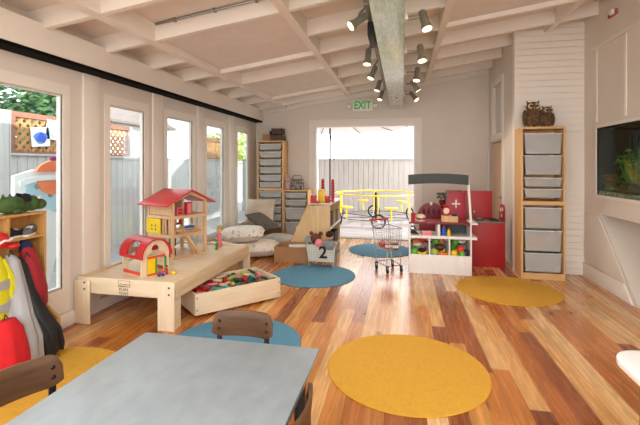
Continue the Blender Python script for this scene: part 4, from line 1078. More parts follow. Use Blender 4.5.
# cardboard box and wire basket
t = thing('cardboard_box', 'open brown cardboard box between the cushions and the wire basket', 'box', (-1.745, 5.33, 0), -.02)
obj('body', ringplate(B(), [(0, 0), (.47, 0), (.47, .3), (0, .3)], [(.008, .008), (.462, .008), (.462, .292), (.008, .292)], 0, .215), KRAFT, t)
obj('bottom', box(B(), (.0085, .0085, .0), (.4615, .2915, .008)), KRAFT, t)
o = obj('flap', box(B(), (.0, .3, .205), (.47, .40, .215), Matrix.Translation((0, 0, 0))), KRAFT, t)
tag(obj('folded_paper', box(B(), (-.12, -.08, 0), (.12, .08, .012), Rz(.3)), WHITE, loc=(-1.45, 5.48, .2)), 'folded white paper lying in the brown cardboard box', 'paper')
t = thing('wire_basket', 'cream canvas-lined wire basket marked 2, on the blue rug', 'basket', (-1.04, 5.255, .0095), 0)
w, dd, z0, z1 = .40, .28, .065, .30
bm = B()
prism(bm, [(-w/2+.03, -dd/2+.02), (w/2-.03, -dd/2+.02), (w/2-.03, dd/2-.02), (-w/2+.03, dd/2-.02)], z0+.01, z0+.02)
def wallq(a, b, tz):
    p = [Vector((*a[0], z0+.012)), Vector((*a[1], z0+.012)), Vector((*b[1], z1-.004)), Vector((*b[0], z1-.004))]
    nrm = (p[1]-p[0]).cross(p[3]-p[0]).normalized()*.006
    vs = [bm.verts.new(v_) for v_ in p]+[bm.verts.new(v_-nrm) for v_ in p]
    for f in ((0,1,2,3),(7,6,5,4),(0,4,5,1),(1,5,6,2),(2,6,7,3),(3,7,4,0)): bm.faces.new([vs[k] for k in f])
bl = [(-w/2+.03, -dd/2+.02), (w/2-.03, -dd/2+.02), (w/2-.03, dd/2-.02), (-w/2+.03, dd/2-.02)]; tl = [(-w/2+.006, -dd/2+.006), (w/2-.006, -dd/2+.006), (w/2-.006, dd/2-.006), (-w/2+.006, dd/2-.006)]
for k in range(4): wallq((bl[k], bl[(k+1) % 4]), (tl[k], tl[(k+1) % 4]), 0)
obj('liner', bm, CREAMF, t)
bm = B()
def P4(k, u, v_):
    a = Vector((*[(-w/2+.026, -dd/2+.016), (w/2-.026, -dd/2+.016), (w/2-.026, dd/2-.016), (-w/2+.026, dd/2-.016)][k], z0)); b = Vector((*[(-w/2, -dd/2), (w/2, -dd/2), (w/2, dd/2), (-w/2, dd/2)][k], z1))
    c_ = Vector((*[(-w/2+.026, -dd/2+.016), (w/2-.026, -dd/2+.016), (w/2-.026, dd/2-.016), (-w/2+.026, dd/2-.016)][(k+1) % 4], z0)); d_ = Vector((*[(-w/2, -dd/2), (w/2, -dd/2), (w/2, dd/2), (-w/2, dd/2)][(k+1) % 4], z1))
    lo_ = a.lerp(c_, u); hi_ = b.lerp(d_, u); return lo_.lerp(hi_, v_)
for k in range(4):
    for i in range(13): tube(bm, [P4(k, i/12, 0), P4(k, i/12, 1)], .0016, 5)
    for i in range(8): tube(bm, [P4(k, 0, i/7), P4(k, 1, i/7)], .0016 if i < 7 else .005, 5)
obj('wire_grid', bm, pm('grey_wire', (170, 168, 162), .4, metal=.3), t)
for sx in (-1, 1):
    for sy in (-1, 1): obj('foot', cyl(B(), (sx*(w/2-.035), sy*(dd/2-.03), 0), (sx*(w/2-.035), sy*(dd/2-.03), z0+.004), .012, .016, 10), bpy.data.materials['grey_wire'], t)
text_mesh('number_print', '2', .22, .0015, BLACK, t, (.03, -dd/2+.002, (z0+z1)/2+.01), (PI/2+.05, 0, 0), bold=.006)
def bear(x, y, z, h, mat, label, rz=0):
    q = thing('plush_bear', label, 'soft toy', (x, y, z), rz, None)
    bm = B(); ell(bm, (0, 0, h*.25), (h*.26, h*.22, h*.27)); ell(bm, (0, -h*.04, h*.68), (h*.24, h*.22, h*.22)); obj('body', bm, mat, q, sub=1)
    for s in (-1, 1):
        obj('ear', ell(B(), (s*h*.2, 0, h*.88), (h*.09, h*.05, h*.09)), mat, q)
        obj('eye', ell(B(), (s*h*.08, -h*.24, h*.73), h*.025, u=8, v=6), BLACK, q)
        obj('arm', ell(B(), (s*h*.26, -h*.08, h*.34), (h*.08, h*.09, h*.18)), mat, q)
    obj('muzzle', ell(B(), (0, -h*.23, h*.62), (h*.1, h*.08, h*.08)), mat, q)
bear(-1.13, 5.25, .15, .32, pm('brown_plush', (110, 62, 42), .95, var=.1, bump=.4, bscale=120), 'brown plush bear sitting at the left of the wire basket')
doll(-.94, 5.25, .12, .36, GREYF, pm('dark_hair', (44, 28, 24), .9), 'rag doll with dark hair at the right of the wire basket')
pillow('doll_blanket', 'pink cloth bundle hanging over the front of the wire basket', (-1.07, 5.13, .33), (.09, .09, .10), Rz(.3), PINK, 9)
pillow('doll_blanket', 'grey cloth bundle behind the bear in the wire basket', (-1.21, 5.28, .33), (.17, .14, .12), Rz(.2) @ Ry(.2), GREYF, 10)
pillow('doll_blanket', 'grey knitted cloth bundle over the right corner of the wire basket', (-.92, 5.14, .30), (.13, .1, .12), Rz(-.2), pm('grey_knit', (136, 136, 136), .95, bump=.5, bscale=150), 11)

# ================================================================== TOY SHOPPING TROLLEY
t = thing('shopping_trolley', 'small chrome toy shopping trolley with red handle, on the plank floor', 'trolley', (-.175, 5.22, 0), -1.0)
bm = B()
top = [(-.19, -.13), (.17, -.10), (.17, .10), (-.19, .13)]; botm = [(-.13, -.10), (.15, -.08), (.15, .08), (-.13, .10)]
zt, zb = .555, .27
def PT(k, u, v_):
    a = Vector((*botm[k], zb)).lerp(Vector((*botm[(k+1) % 4], zb)), u); b = Vector((*top[k], zt+(.03 if 0 else 0))).lerp(Vector((*top[(k+1) % 4], zt)), u); return a.lerp(b, v_)
for k in range(4):
    for i in range(9 if k % 2 == 0 else 7): nn_ = 8 if k % 2 == 0 else 6; tube(bm, [PT(k, i/nn_, 0), PT(k, i/nn_, 1)], .0022, 5)
    for v_ in (0, .33, .66, 1): tube(bm, [PT(k, 0, v_), PT(k, 1, v_)], .005 if v_ == 1 else .0025, 6)
for i in range(7): a = Vector((*botm[0], zb)).lerp(Vector((*botm[3], zb)), i/6); b = Vector((*botm[1], zb)).lerp(Vector((*botm[2], zb)), i/6); tube(bm, [a, b], .0025, 5)
obj('basket', bm, CHROME, t)
bm = B()
for s in (-1, 1):
    tube(bm, [(-.24, s*.13, .62), (-.19, s*.125, .555), (-.13, s*.11, .27), (-.10, s*.12, .10), (.14, s*.10, .085)], .007, 8)
    tube(bm, [(.14, s*.10, .085), (.13, s*.09, .27)], .006, 8)
tube(bm, [(-.10, -.12, .10), (-.10, .12, .10)], .006, 8); tube(bm, [(.14, -.10, .085), (.14, .10, .085)], .006, 8)
obj('frame', bm, CHROME, t)
obj('handle', tube(B(), [(-.24, -.14, .62), (-.24, .14, .62)], .013, 10), RED, t)
hb_ = obj('handle_guard', tube(B(), [(-.24, -.132, .62), (-.05, -.132, .622)], .009, 8), RED, t)
for (x, y) in ((-.10, -.12), (-.10, .12), (.14, -.10), (.14, .10)):
    z_ = .095 if x < 0 else .085
    c_ = obj('caster', tube(B(), [(x+.012, y-.008, .026), (x+.012, y+.008, .026)], .0255, 14), RUBBER, t)
    bm = B(); box(bm, (x-.004, y-.014, .03), (x+.018, y-.0095, z_)); box(bm, (x-.004, y+.0095, .03), (x+.018, y+.014, z_)); box(bm, (x-.004, y-.014, z_-.012), (x+.018, y+.014, z_))
    obj('fork', bm, BLACK, c_)
def food(kind, label, x, y, z, mat, rz=0, group=None, s=1.):
    q = thing('toy_'+kind, label, 'play food', (x, y, z), rz, group)
    if kind == 'banana':
        pts = [(s*.07*math.cos(a), 0, s*(.07*math.sin(a)+.085)) for a in [PI+.35+(PI-.7)*i/8 for i in range(9)]]
        obj('peel', tube(B(), pts, .02, 8, rs=[s*v_ for v_ in (.006, .014, .018, .02, .02, .02, .018, .013, .006)]), mat, q); obj('tip', ell(B(), pts[0], s*.008, u=8, v=6), BLACK, q)
    elif kind == 'carton':
        obj('carton', box(B(), (-s*.04, -s*.03, 0), (s*.04, s*.03, s*.07)), mat, q, bevel=.003); obj('label_band', box(B(), (-s*.041, -s*.031, s*.02), (s*.041, s*.031, s*.05)), WHITE, q)
    elif kind == 'bottle':
        obj('bottle', lathe(B(), [(s*.022, 0), (s*.025, s*.01), (s*.025, s*.06), (s*.012, s*.08), (s*.012, s*.085)], n=14), mat, q); obj('cap', cyl(B(), (0, 0, s*.0855), (0, 0, s*.105), s*.014), RED, q)
    elif kind == 'bread':
        obj('loaf', ell(B(), (0, 0, s*.03), (s*.06, s*.035, s*.03)), mat, q); obj('crust', ell(B(), (0, 0, s*.045), (s*.045, s*.025, s*.018)), mat, q)
    else:
        obj('flesh', ell(B(), (0, 0, s*.04), (s*.042, s*.042, s*.04)), mat, q); obj('stem', cyl(B(), (0, 0, s*.075), (s*.006, 0, s*.095), s*.005, n=8), DGRN, q)
food('bread', 'red toy loaf at the left of the trolley basket', -.22, 5.27, .276, pm('brick_paint', (170, 70, 60), .5), .4)
food('carton', 'dark toy carton in the right of the trolley basket', -.10, 5.17, .276, pm('slate_paint', (70, 72, 80), .5), .3, s=1.2)
food('carton', 'red toy carton in the middle of the trolley basket', -.17, 5.21, .276, RED, 1.2)
food('bread', 'tan toy bread beside the dark carton in the trolley', -.13, 5.14, .276, pm('crust_paint', (196, 146, 90), .6), 1.0, s=.7)
food('tomato', 'red toy apple riding high at the handle end of the trolley', -.255, 5.26, .276, RED, s=1.1)

# ================================================================== PLAY MARKET STAND
t = thing('market_stand', 'white play market stand with three bins and a dark grey header', 'market stand', (.088, 5.13, 0), 0)
w = .745
obj('front_panel', box(B(), (0, 0, .0), (w, .018, .238)), WHITE, t, bevel=.003)
for x in (0, .2383, .4767, w-.018): obj('divider', box(B(), (x, .0185, .0), (x+.018, .36, .437)), WHITE, t)
for x in (.0, w-.018): obj('bin_cheek', prism(B(), [(.0, .238), (.018, .238), (.018, .437)], x, x+.018, 'x') if 0 else box(B(), (x, .002, .2385), (x+.018, .018, .4365)), WHITE, t)
for x in (.0185, .2568, .4952): obj('bin_floor', box(B(), (x, .0185, .205), (x+.2195 if x < .3 else w-.0185, .36, .215)), WHITE, t)
obj('back_panel', box(B(), (0, .3605, 0), (w, .372, .47)), WHITE, t)
obj('counter', box(B(), (-.012, -.004, .438), (w+.06, .36, .472)), WHITE, t, bevel=.003)
obj('cubby_divider', box(B(), (.345, .02, .4725), (.375, .34, .617)), WHITE, t)
for x in (0, w-.018): obj('cubby_side', box(B(), (x, .02, .4725), (x+.018, .34, .617)), WHITE, t)
obj('cubby_back', box(B(), (.3755, .325, .4725), (w-.0185, .339, .617)), pm('slate_panel', (66, 78, 84), .5), t)
obj('counter_top', box(B(), (-.002, -.002, .6175), (w-.02, .35, .637)), BURG, t, bevel=.003)
obj('side_tab', box(B(), (w-.0195, .02, .6175), (w+.07, .34, .637)), WHITE, t, bevel=.003)
obj('post', prism(B(), [(0, .6375), (.022, .6375), (.018, 1.24), (-.004, 1.24)], .01, .045, 'y'), WHITE, t)
obj('post', prism(B(), [(w-.02, .638), (w+.004, .638), (w-.035, 1.24), (w-.057, 1.24)], .01, .045, 'y'), WHITE, t)
n_ = 16; up = [(-.012+(w-.028)*i/n_, 1.228+.018*math.sin(PI*i/n_)) for i in range(n_+1)]; dn = [(-.012+(w-.028)*i/n_, 1.105+.02*math.sin(PI*i/n_)) for i in range(n_, -1, -1)]
obj('header_board', prism(B(), up+dn, -.012, .008, 'y'), pm('chalkboard_grey', (64, 70, 70), .6, var=.05), t, bevel=.002)
fy = 5.13
FG = 'play food in the market bins'
LIME = bpy.data.materials['lime_paint']
def binfood(i, items):
    for k, (kind, mt, dx, dy, dz, s, label) in enumerate(items):
        food(kind, label, .088+.128+.2383*i+dx, fy+.10+dy, .2165+dz, mt, R.uniform(-.4, .4), FG, s)
LG = pm('leaf_green_paint', (96, 180, 50), .45)
binfood(0, [('apple', LG, -.06, -.04, 0, 1.15, 'green toy apple at the front of the left market bin'), ('banana', YEL, .03, -.04, .0, 1.0, 'yellow toy banana in the left market bin'), ('bread', pm('choc_paint', (70, 48, 36), .5), .04, .06, .0, 1.1, 'dark toy loaf at the back of the left market bin'), ('bread', BIRCH, -.03, .07, .08, 1.1, 'pale toy baguette high at the back of the left market bin'), ('bottle', BLACK, .075, .0, .0, 1.0, 'black toy bottle at the right of the left market bin')])
binfood(1, [('pear', LIME, -.06, -.03, 0, 1.2, 'pale green toy pear at the left of the middle market bin'), ('banana', ORG, .045, -.04, 0, 1.2, 'orange toy banana at the right of the middle market bin'), ('banana', YEL, .0, .03, .0, 1.15, 'yellow toy banana in the middle market bin'), ('bread', pm('umber_paint', (90, 64, 50), .5), .02, .11, .04, 1.3, 'brown toy loaf at the back of the middle market bin')])
binfood(2, [('tomato', pm('tomato_paint', (226, 70, 36), .4), .02, -.02, .045, 1.15, 'orange-red toy tomato topping the right market bin'), ('lemon', YEL, -.06, -.04, .0, 1.05, 'yellow toy lemon at the left of the right market bin'), ('apple', LG, .03, -.05, 0, .95, 'green toy apple at the front of the right market bin'), ('apple', GRN, -.06, .05, .06, 1.1, 'dark green toy apple at the back of the right market bin'), ('plum', pm('plum_paint', (44, 40, 70), .4), .085, -.01, .0, 1.1, 'dark blue toy plum at the right of the right market bin'), ('orange', ORG, -.01, .05, .0, 1.2, 'orange toy fruit at the back of the right market bin')])
# on the burgundy counter
ZC = .6375
for i in range(3):
    for k, (dx, dy) in enumerate(((-.07, .14), (.0, .15), (.07, .14), (-.035, .07), (.045, .08))):
        kind, mt, nm = R.choice([('bread', pm('bun_paint', (190, 130, 70), .5) if 'bun_paint' not in bpy.data.materials else bpy.data.materials['bun_paint'], 'tan loaf'), ('tomato', RED, 'red tomato'), ('apple', LG, 'green apple'), ('carton', DGRN, 'dark green carton'), ('carton', pm('umber_box', (70, 50, 40), .5) if 'umber_box' not in bpy.data.materials else bpy.data.materials['umber_box'], 'brown carton')])
        food(kind, 'toy %s filling the back of the %s market bin' % (nm, ('left', 'middle', 'right')[i]), .088+.128+.2383*i+dx, fy+.10+dy, .30+(.012*k if k > 2 else .05), mt, R.uniform(0, 3), '%s in the %s market bin' % (nm, ('left', 'middle', 'right')[i]), 1.1)
t = thing('toy_cup', 'red toy cup at the left end of the market counter', 'cup', (.135, 5.22, ZC)); obj('cup', lathe(B(), [(.026, 0), (.034, .10), (.03, .1), (.023, .006)], n=18), RED, t); obj('rim', tube(B(), [(.033*math.cos(a), .033*math.sin(a), .1) for a in [2*PI*i/20 for i in range(20)]], .003, 6, True), RED, t)
t = thing('toy_burger', 'pale stacked toy sandwich beside the red toy cup', 'play food', (.235, 5.22, ZC)); obj('bun', lathe(B(), [(.05, 0), (.055, .012), (.05, .025)], n=20), BIRCH, t); obj('filling', lathe(B(), [(.058, .0255), (.06, .035), (.056, .045)], n=20), BURG, t); obj('bun_top', lathe(B(), [(.055, .0455), (.058, .06), (.045, .08), (.02, .09)], n=20), BIRCH, t)
t = thing('toy_crate', 'small pale wooden toy crate on the market counter', 'crate', (.49, 5.20, ZC)); 
obj('body', ringplate(B(), [(0, 0), (.19, 0), (.19, .11), (0, .11)], [(.008, .008), (.182, .008), (.182, .102), (.008, .102)], 0, .075), MAPLE, t); obj('bottom', box(B(), (.0085, .0085, 0), (.1815, .1015, .006)), MAPLE, t)
t = thing('toy_till', 'red and cream toy scale with round face in the wooden crate', 'toy', (.545, 5.25, ZC+.0065)); obj('dial', cyl(B(), (0, -.012, .13), (0, .012, .13), .045, n=24), pm('cream_dial', (240, 214, 190), .4), t); obj('dial_ring', tube(B(), [(.045*math.cos(a), -.012, .13+.045*math.sin(a)) for a in [2*PI*i/24 for i in range(24)]], .008, 6, True), RED, t); obj('stand', box(B(), (-.035, -.02, 0), (.035, .02, .09)), RED, t, bevel=.006); obj('pan', lathe(B(), [(.02, .18), (.05, .195), (.052, .2), (.02, .19)], n=18), RED, t)
t = thing('toy_jug', 'dark blue toy jug right of the toy scale', 'toy', (.645, 5.255, ZC+.0065)); obj('jug', lathe(B(), [(.03, 0), (.04, .03), (.03, .08), (.02, .09)], n=16), DBLU, t); obj('handle', tube(B(), [(.034, 0, .02), (.06, 0, .04), (.03, 0, .075)], .005, 6), DBLU, t)
# in the cubbies under the counter
ZB = .4725
t = thing('toy_iron', 'black toy iron in the left cubby of the market stand', 'toy', (.15, 5.22, ZB), .2); obj('sole', prism(B(), [(-.05, -.03), (.03, -.03), (.07, 0), (.03, .03), (-.05, .03)], 0, .012), STEEL, t); obj('body', prism(B(), [(-.045, .0125), (.05, .0125), (.0, .06), (-.04, .06)], -.024, .024, 'y'), BLACK, t, bevel=.005); obj('handle', tube(B(), [(-.04, 0, .06), (-.045, 0, .1), (.0, 0, .1), (.03, 0, .045)], .008, 8), BLACK, t)
t = thing('toy_box', 'pink toy box in the left cubby of the market stand', 'box', (.30, 5.2, ZB), .1); obj('body', box(B(), (-.06, -.04, 0), (.06, .04, .04)), PINK, t, bevel=.003); obj('lid', box(B(), (-.062, -.042, .0405), (.062, .042, .052)), pm('pale_pink_paint', (236, 190, 184), .5), t, bevel=.003)
food('bottle', 'blue toy bottle with red cap in the right cubby of the market stand', .51, 5.2, ZB, BLU, 0, None, 1.2)
food('bottle', 'yellow toy bottle in the right cubby of the market stand', .57, 5.19, ZB, YEL, 0, None, .9)

# ================================================================== RED PLAY KITCHEN
t = thing('play_stove', 'red play kitchen stove beside the market stand', 'play kitchen', (.885, 5.62, 0), 0)
obj('body', box(B(), (0, 0, 0), (.44, .38, .585)), DRED, t, bevel=.004)
obj('worktop', box(B(), (-.004, -.004, .586), (.444, .38, .602)), pm('grey_worktop', (120, 116, 114), .35), t, bevel=.002)
obj('backsplash', box(B(), (-.02, .381, .0), (.36, .398, .985)), DRED, t, bevel=.003)
for x, y in ((.33, .12), (.33, .27), (.15, .27)): obj('burner', cyl(B(), (x, y, .6025), (x, y, .612), .06, n=24), BLACK, t)
sp = obj('side_board', prism(B(), [(.02, .603), (.30, .603), (.30, .70), (.22, .82), (.06, .82), (.02, .76)], .43, .446, 'x'), DRED, t, bevel=.003)
bm = B()
for y, z in ((.10, .76), (.2, .74), (.15, .67)): ell(bm, (.4285, y, z), (.004, .035, .03))
obj('white_spots', bm, WHITE, sp)
obj('tap', tube(B(), [(.1, .34, .603), (.1, .34, .70), (.1, .28, .71), (.1, .26, .68)], .008, 8), STEEL, t)
t2 = thing('toy_pan', 'small steel toy pan on the red play stove', 'pan', (1.02, 5.72, .6025+.0), 0)
obj('pan', lathe(B(), [(.045, 0), (.055, .03), (.052, .03), (.042, .004)], n=20), STEEL, t2); obj('handle', tube(B(), [(.05, 0, .025), (.13, 0, .035)], .006, 8), BLACK, t2)
t = thing('play_fridge', 'red play fridge with white flower, behind the market stand', 'play kitchen', (.64, 5.95, 0), 0)
obj('body', box(B(), (0, 0, 0), (.225, .30, .975)), BURG, t, bevel=.004); obj('door', box(B(), (.004, -.016, .03), (.221, -.001, .97)), pm('cherry_paint', (176, 26, 52), .4), t, bevel=.003)
bm = B()
for k in range(4): ell(bm, (.11+.03*math.cos(PI/2*k), -.017, .80+.03*math.sin(PI/2*k)), (.034 if k % 2 == 0 else .012, .003, .012 if k % 2 == 0 else .034))
ell(bm, (.11, -.019, .80), (.018, .004, .018))
obj('flower', bm, WHITE, t)
t = thing('play_vanity', 'burgundy play vanity with arched back, behind the market stand', 'play furniture', (.24, 5.92, 0), 0)
obj('body', box(B(), (0, 0, 0), (.37, .26, .52)), BURG, t, bevel=.004)
a_ = [(.185+.20*math.cos(q), .57+.225*math.sin(q)) for q in [PI*i/20 for i in range(21)]]
obj('arched_back', prism(B(), [(-.015, .521), (.385, .521)]+a_, .24, .26, 'y'), BURG, t, bevel=.003)
bm = B()
for k in range(4): ell(bm, (.08+.07*k, .237, .66), (.02, .004, .05))
obj('slot', bm, pm('deep_wine', (84, 10, 22), .6), t)
obj('finial', ell(B(), (.185, .235, .775), (.02, .006, .025)), WHITE, t)
t = thing('toy_plant', 'green leafy sprig beside the play fridge', 'plant', (.60, 6.33, 0), 0)
obj('pot_stand', lathe(B(), [(.05, 0), (.04, .02), (.015, .04), (.015, .70), (.045, .76), (.05, .82), (.04, .82), (.01, .80)], n=16), BURG, t)
bm = B(); foliage(bm, (0, 0, .88), (.09, .08, .07), 60, .03, random.Random(3)); obj('leaves', bm, LEAF1, t, flat=True)

# ================================================================== AQUARIUM IN THE RIGHT WALL
t = thing('aquarium', 'long dark aquarium set into the right wall', 'aquarium', (XR, AY0, AZ0), 0)
bm = B(); L2 = AY1-AY0; H2 = AZ1-AZ0
DK = pm('dark_backdrop', (20, 28, 32), .6)
obj('backdrop', box(B(), (.40, .002, .002), (.42, L2-.002, H2-.002)), DK, t)
bm = B(); box(bm, (.005, L2-.012, .002), (.40, L2-.002, H2-.002)); box(bm, (.005, .002, .002), (.40, .012, H2-.002)); obj('end_glass', bm, DK, t)
obj('hood', box(B(), (.005, .012, H2-.02), (.40, L2-.012, H2-.002)), BLACK, t)
o = obj('gravel', box(B(), (.012, .0125, .002), (.399, L2-.0125, .045)), voro('gravel_bed', [(120, 110, 80), (160, 150, 110), (90, 80, 60), (200, 196, 160)], 70), t); o['kind'] = 'stuff'
obj('front_glass', box(B(), (.002, .002, .0), (.01, L2-.002, H2-.002)), glass_mat('tank_glass', (236, 244, 242), .0, .02, .12), t)
def plant(y, x, h, mat, label, seed, wide=.05, n_=26):
    rr = random.Random(seed)
    q = thing('water_plant', label, 'water plant', (XR+x, AY0+y, AZ0+.046), 0, None)
    bm = B()
    for i in range(n_):
        a = rr.uniform(0, 6.28); s = rr.uniform(.2, 1)*wide; hh = h*rr.uniform(.5, 1)
        tube(bm, [(0, 0, 0), (s*.5*math.cos(a), s*.5*math.sin(a), hh*.5), (s*math.cos(a), s*1.2*math.sin(a), hh)], .006, 5, rs=[.004, .008, .002])
    for i in range(9): foliage(bm, (rr.uniform(-1, 1)*wide*.6, rr.uniform(-1, 1)*wide*.6, h*(.25+.08*i)), (wide*.5, wide*.5, h*.16), 16, .024, rr)
    obj('fronds', bm, mat, q)
    obj('root_clump', ell(B(), (0, 0, .008), (.03, .03, .012)), DGRN, q)
WG = pm('pond_green', (96, 160, 70), .6, var=.2, scale=20)
plant(1.28, .24, .46, WG, 'tall feathery green water plant toward the left end of the aquarium', 1, .14, 44)
plant(1.04, .2, .36, pm('olive_weed', (190, 176, 70), .6, var=.2, scale=20), 'yellow-olive water plant at the right of the aquarium', 2, .14, 40)
plant(1.13, .31, .52, WG, 'tallest green water plant at the back of the aquarium', 3, .10, 30)
plant(.70, .2, .5, WG, 'green water plant near the cut-off end of the aquarium', 4, .12, 34)
plant(1.40, .10, .19, pm('rust_weed', (150, 110, 60), .6, var=.2, scale=20), 'short brownish water plant at the left end of the aquarium', 5, .08, 26)
def rock(y, x, r, label, mat, seed):
    rr = random.Random(seed); bm = B(); ell(bm, (0, 0, r[2]*.6), r, u=12, v=8)
    for v_ in bm.verts: v_.co *= rr.uniform(.85, 1.15)
    for v_ in bm.verts: v_.co.z = max(0, v_.co.z)
    tag(obj('aquarium_rock', bm, mat, loc=(XR+x, AY0+y, AZ0+.046)), label, 'rock')
MOSS = pm('moss_stone', (150, 160, 80), .8, c2=(80, 84, 50), scale=14)
rock(1.34, .09, (.06, .12, .045), 'low mossy rock at the front of the aquarium', MOSS, 1)
rock(1.18, .12, (.05, .06, .05), 'small round rock under the tall plant in the aquarium', pm('brown_stone', (110, 90, 66), .8), 2)
rock(.98, .1, (.08, .14, .06), 'wide brown rock under the yellow-olive plant in the aquarium', bpy.data.materials['brown_stone'], 3)

# fire alarm horn high on the right wall
t = thing('fire_alarm', 'red fire alarm strobe high on the right wall', 'alarm', (XR, 4.73, 2.94), 0)
obj('base', box(B(), (-.025, -.075, -.028), (0, .075, .028)), pm('faded_red', (176, 70, 66), .5), t, bevel=.005)
obj('strobe', box(B(), (-.06, -.07, -.025), (-.0255, -.01, .025)), WHITE, t, bevel=.008)
bm = B()
for k in range(4): box(bm, (-.03, .01, -.02+.012*k), (-.0255, .065, -.014+.012*k))
obj('grille', bm, pm('dark_red_slots', (110, 20, 22), .5), t)

# exit sign with two emergency heads
t = thing('exit_sign', 'white exit sign with green letters above the doorway', 'exit sign', (-.70, YB-.031, 2.42), 0)
obj('housing', box(B(), (-.185, -.045, -.10), (.185, 0, .11)), pm('sign_white', (240, 238, 232), .4), t, bevel=.008)
text_mesh('letters', 'EXIT', .19, .002, pm('exit_green', (40, 170, 70), .4, emit=.12), t, (0, -.0475, .005), (PI/2, 0, 0), bold=.006).scale.x = .78
for s in (-1, 1):
    h = obj('lamp_head', cyl(B(), (s*.235, -.02, .0), (s*.235, -.085, -.01), .035, .05, 18), pm('head_beige', (170, 156, 142), .4) if s < 0 else bpy.data.materials['head_beige'], t)
    obj('lens', cyl(B(), (s*.235, -.0855, -.01), (s*.235, -.09, -.01), .042, n=18), WHITE, h)
    obj('bracket', cyl(B(), (s*.185, -.03, 0), (s*.215, -.03, 0), .012), bpy.data.materials['head_beige'], t)

# ================================================================== TRACK LIGHTS ALONG THE BEAM
GUN = pm('gunmetal', (150, 144, 130), .35, metal=.5, var=.1)
GLOW = pm('lamp_glow', (255, 226, 180), .3, emit=2.5)
for x, z, lab in ((-.275, 2.62, 'long light track on the left side of the painted beam'),):
    t = thing('light_track', lab, 'light track', (x, 0, z), 0)
    obj('rail', box(B(), (-.017, .75, -.012), (.017, YB-.4, .02)), pm('track_grey', (150, 144, 138), .4, metal=.4), t)
    for y in (1., 2.6, 4.2, 5.8):
        obj('bracket', box(B(), (.018 if x < 0 else -.0395, y-.02, -.01), (.0745 if x < 0 else -.018, y+.02, .01)), STEEL, t)
def spot(x, y, z, aim, arm, label, energy=14):
    """head centre at x,y,z; aim = direction of the beam"""
    t = thing('track_spotlight', label, 'spotlight', (x, y, z), 0, 'track spotlights along the painted beam')
    a = Vector(aim).normalized()
    prof = [(-.085, .024), (-.07, .031), (.03, .031), (.045, .039), (.075, .042)]
    obj('housing', tube(B(), [a*s for s, _ in prof], .03, 18, rs=[r_ for _, r_ in prof]), GUN, t)
    obj('lens', cyl(B(), a*.0755, a*.079, .037, n=18), GLOW, t)
    p = Vector(arm)-Vector((x, y, z))
    obj('stem', tube(B(), [Vector((0, 0, .02)), Vector((p.x*.2, p.y*.2, max(.05, p.z*.5))), p] if x < 0 else [Vector((0, 0, .03)), p], .011 if x < 0 else .008, 8), GUN, t)
    obj('adapter', box(B(), (p.x-.02, p.y-.05, p.z-.004), (p.x+.02, p.y+.05, p.z+.022)) if x < 0 else box(B(), (.021-x, p.y-.03, p.z-.02), (.045-x, p.y+.03, p.z+.02)), GUN if x < 0 else WHITE, t, bevel=.004)
    l = bpy.data.lights.new('spot_beam', 'SPOT'); l.energy = energy; l.color = (1, .84, .66); l.spot_size = 1.5; l.spot_blend = .6; l.shadow_soft_size = .04
    lo = bpy.data.objects.new('spot_beam', l); C.objects.link(lo); lo.location = Vector((x, y, z))+a*.095
    lo.rotation_euler = a.to_track_quat('-Z', 'Y').to_euler()
ords = ['nearest the camera', 'second from the front', 'third from the front', 'fourth from the front', 'nearest the back wall']
for i, (y, z) in enumerate(((3.12, 2.475), (4.02, 2.43), (4.75, 2.44), (5.85, 2.50), (6.6, 2.485))):
    aim = [(-.75, -.3, -.6), (-.1, -.15, -1), (-.4, -.2, -1), (-.3, -.1, -1), (-.3, -.3, -1)][i]
    spot(-.335, y, z, aim, (-.275, y+.05, 2.603), 'gunmetal track spotlight left of the beam, '+ords[i])
for i, (y, z) in enumerate(((3.17, 2.46), (3.75, 2.365), (4.72, 2.39), (5.45, 2.40), (6.15, 2.38))):
    aim = [(.25, -.25, -1), (.12, -.25, -1), (-.1, -.2, -1), (.5, .1, -.8), (.6, -.3, -.8)][i]
    spot(.17, y, z, aim, (.042, y, z+.03), 'gunmetal track spotlight right of the beam, '+ords[i])
t = thing('track_transformer', 'black transformer box on the left light track', 'transformer', (-.262, 3.62, 2.515), 0)
obj('body', box(B(), (-.028, -.19, -.06), (.028, .19, .06)), BLACK, t, bevel=.006); obj('mount', box(B(), (-.01, -.04, .0605), (.01, .04, .0925)), BLACK, t)

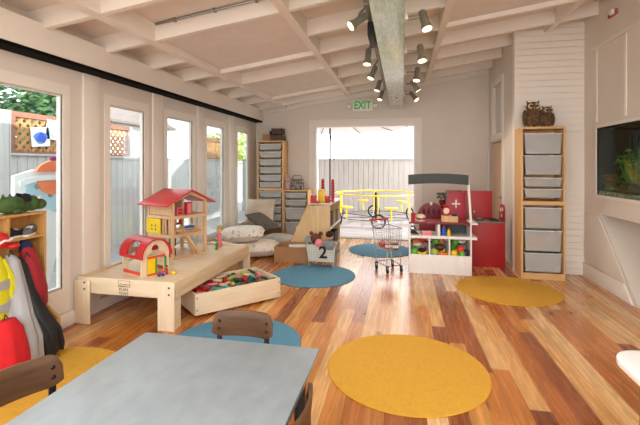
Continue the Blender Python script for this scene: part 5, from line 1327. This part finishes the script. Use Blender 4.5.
# white table cut off by the right edge of the frame
t = thing('white_table', 'white table with a rounded corner cut off at the right edge', 'table', (.868, .75, 0), 0)
def rrect(w_, h_, r_, n_=8):
    p = []
    for cx, cy, a0 in ((w_-r_, r_, -PI/2), (w_-r_, h_-r_, 0), (r_, h_-r_, PI/2), (r_, r_, PI)):
        p += [(cx+r_*math.cos(a0+PI/2*i/n_), cy+r_*math.sin(a0+PI/2*i/n_)) for i in range(n_+1)]
    return p
obj('table_top', prism(B(), rrect(.75, 1.22, .13), .522, .55), pm('white_gloss', (244, 244, 242), .25, var=.01), t, bevel=.006)
for x, y in ((.1, .1), (.65, .1), (.1, 1.1), (.65, 1.1)): obj('leg', cyl(B(), (x, y, 0), (x, y, .522), .02, .024), STEEL, t)

# ================================================================== LIGHT AND CAMERA
wd = bpy.data.worlds.new('overcast_sky'); S.world = wd; wd.use_nodes = True
nt = wd.node_tree; nt.nodes.clear()
out = nt.nodes.new('ShaderNodeOutputWorld'); bg = nt.nodes.new('ShaderNodeBackground')
tc = nt.nodes.new('ShaderNodeTexCoord'); sx = nt.nodes.new('ShaderNodeSeparateXYZ'); nt.links.new(tc.outputs['Generated'], sx.inputs[0])
rp = nt.nodes.new('ShaderNodeValToRGB'); nt.links.new(sx.outputs[2], rp.inputs[0])
rp.color_ramp.elements[0].position = 0; rp.color_ramp.elements[0].color = (1, .985, .96, 1)
rp.color_ramp.elements[1].position = .7; rp.color_ramp.elements[1].color = (.96, .98, 1, 1)
nt.links.new(rp.outputs[0], bg.inputs[0]); bg.inputs[1].default_value = 2.6
nt.links.new(bg.outputs[0], out.inputs[0])
sun = bpy.data.lights.new('sun', 'SUN'); sun.energy = 6.0; sun.angle = .02; sun.color = (1, .95, .88)
so = bpy.data.objects.new('sun', sun); C.objects.link(so)
so.rotation_euler = Vector((-.9, -.02, -.40)).to_track_quat('-Z', 'Y').to_euler()

cam = bpy.data.cameras.new('camera'); co = bpy.data.objects.new('camera', cam); C.objects.link(co)
cam.sensor_fit = 'HORIZONTAL'; cam.sensor_width = 36; cam.lens = 400/640*36
cam.shift_y = -47.5/640; cam.clip_start = .02; cam.clip_end = 200
co.location = (0, 0, 1.35); co.rotation_euler = (PI/2, 0, math.atan(82/400))
S.camera = co
S.view_settings.view_transform = 'Standard'; S.view_settings.look = 'None'; S.view_settings.gamma = 1; S.view_settings.exposure = .7
S.view_settings.use_curve_mapping = False
S.cycles.use_denoising = True; S.cycles.max_bounces = 10; S.cycles.diffuse_bounces = 6; S.cycles.transparent_max_bounces = 16
S.cycles.sample_clamp_indirect = 8
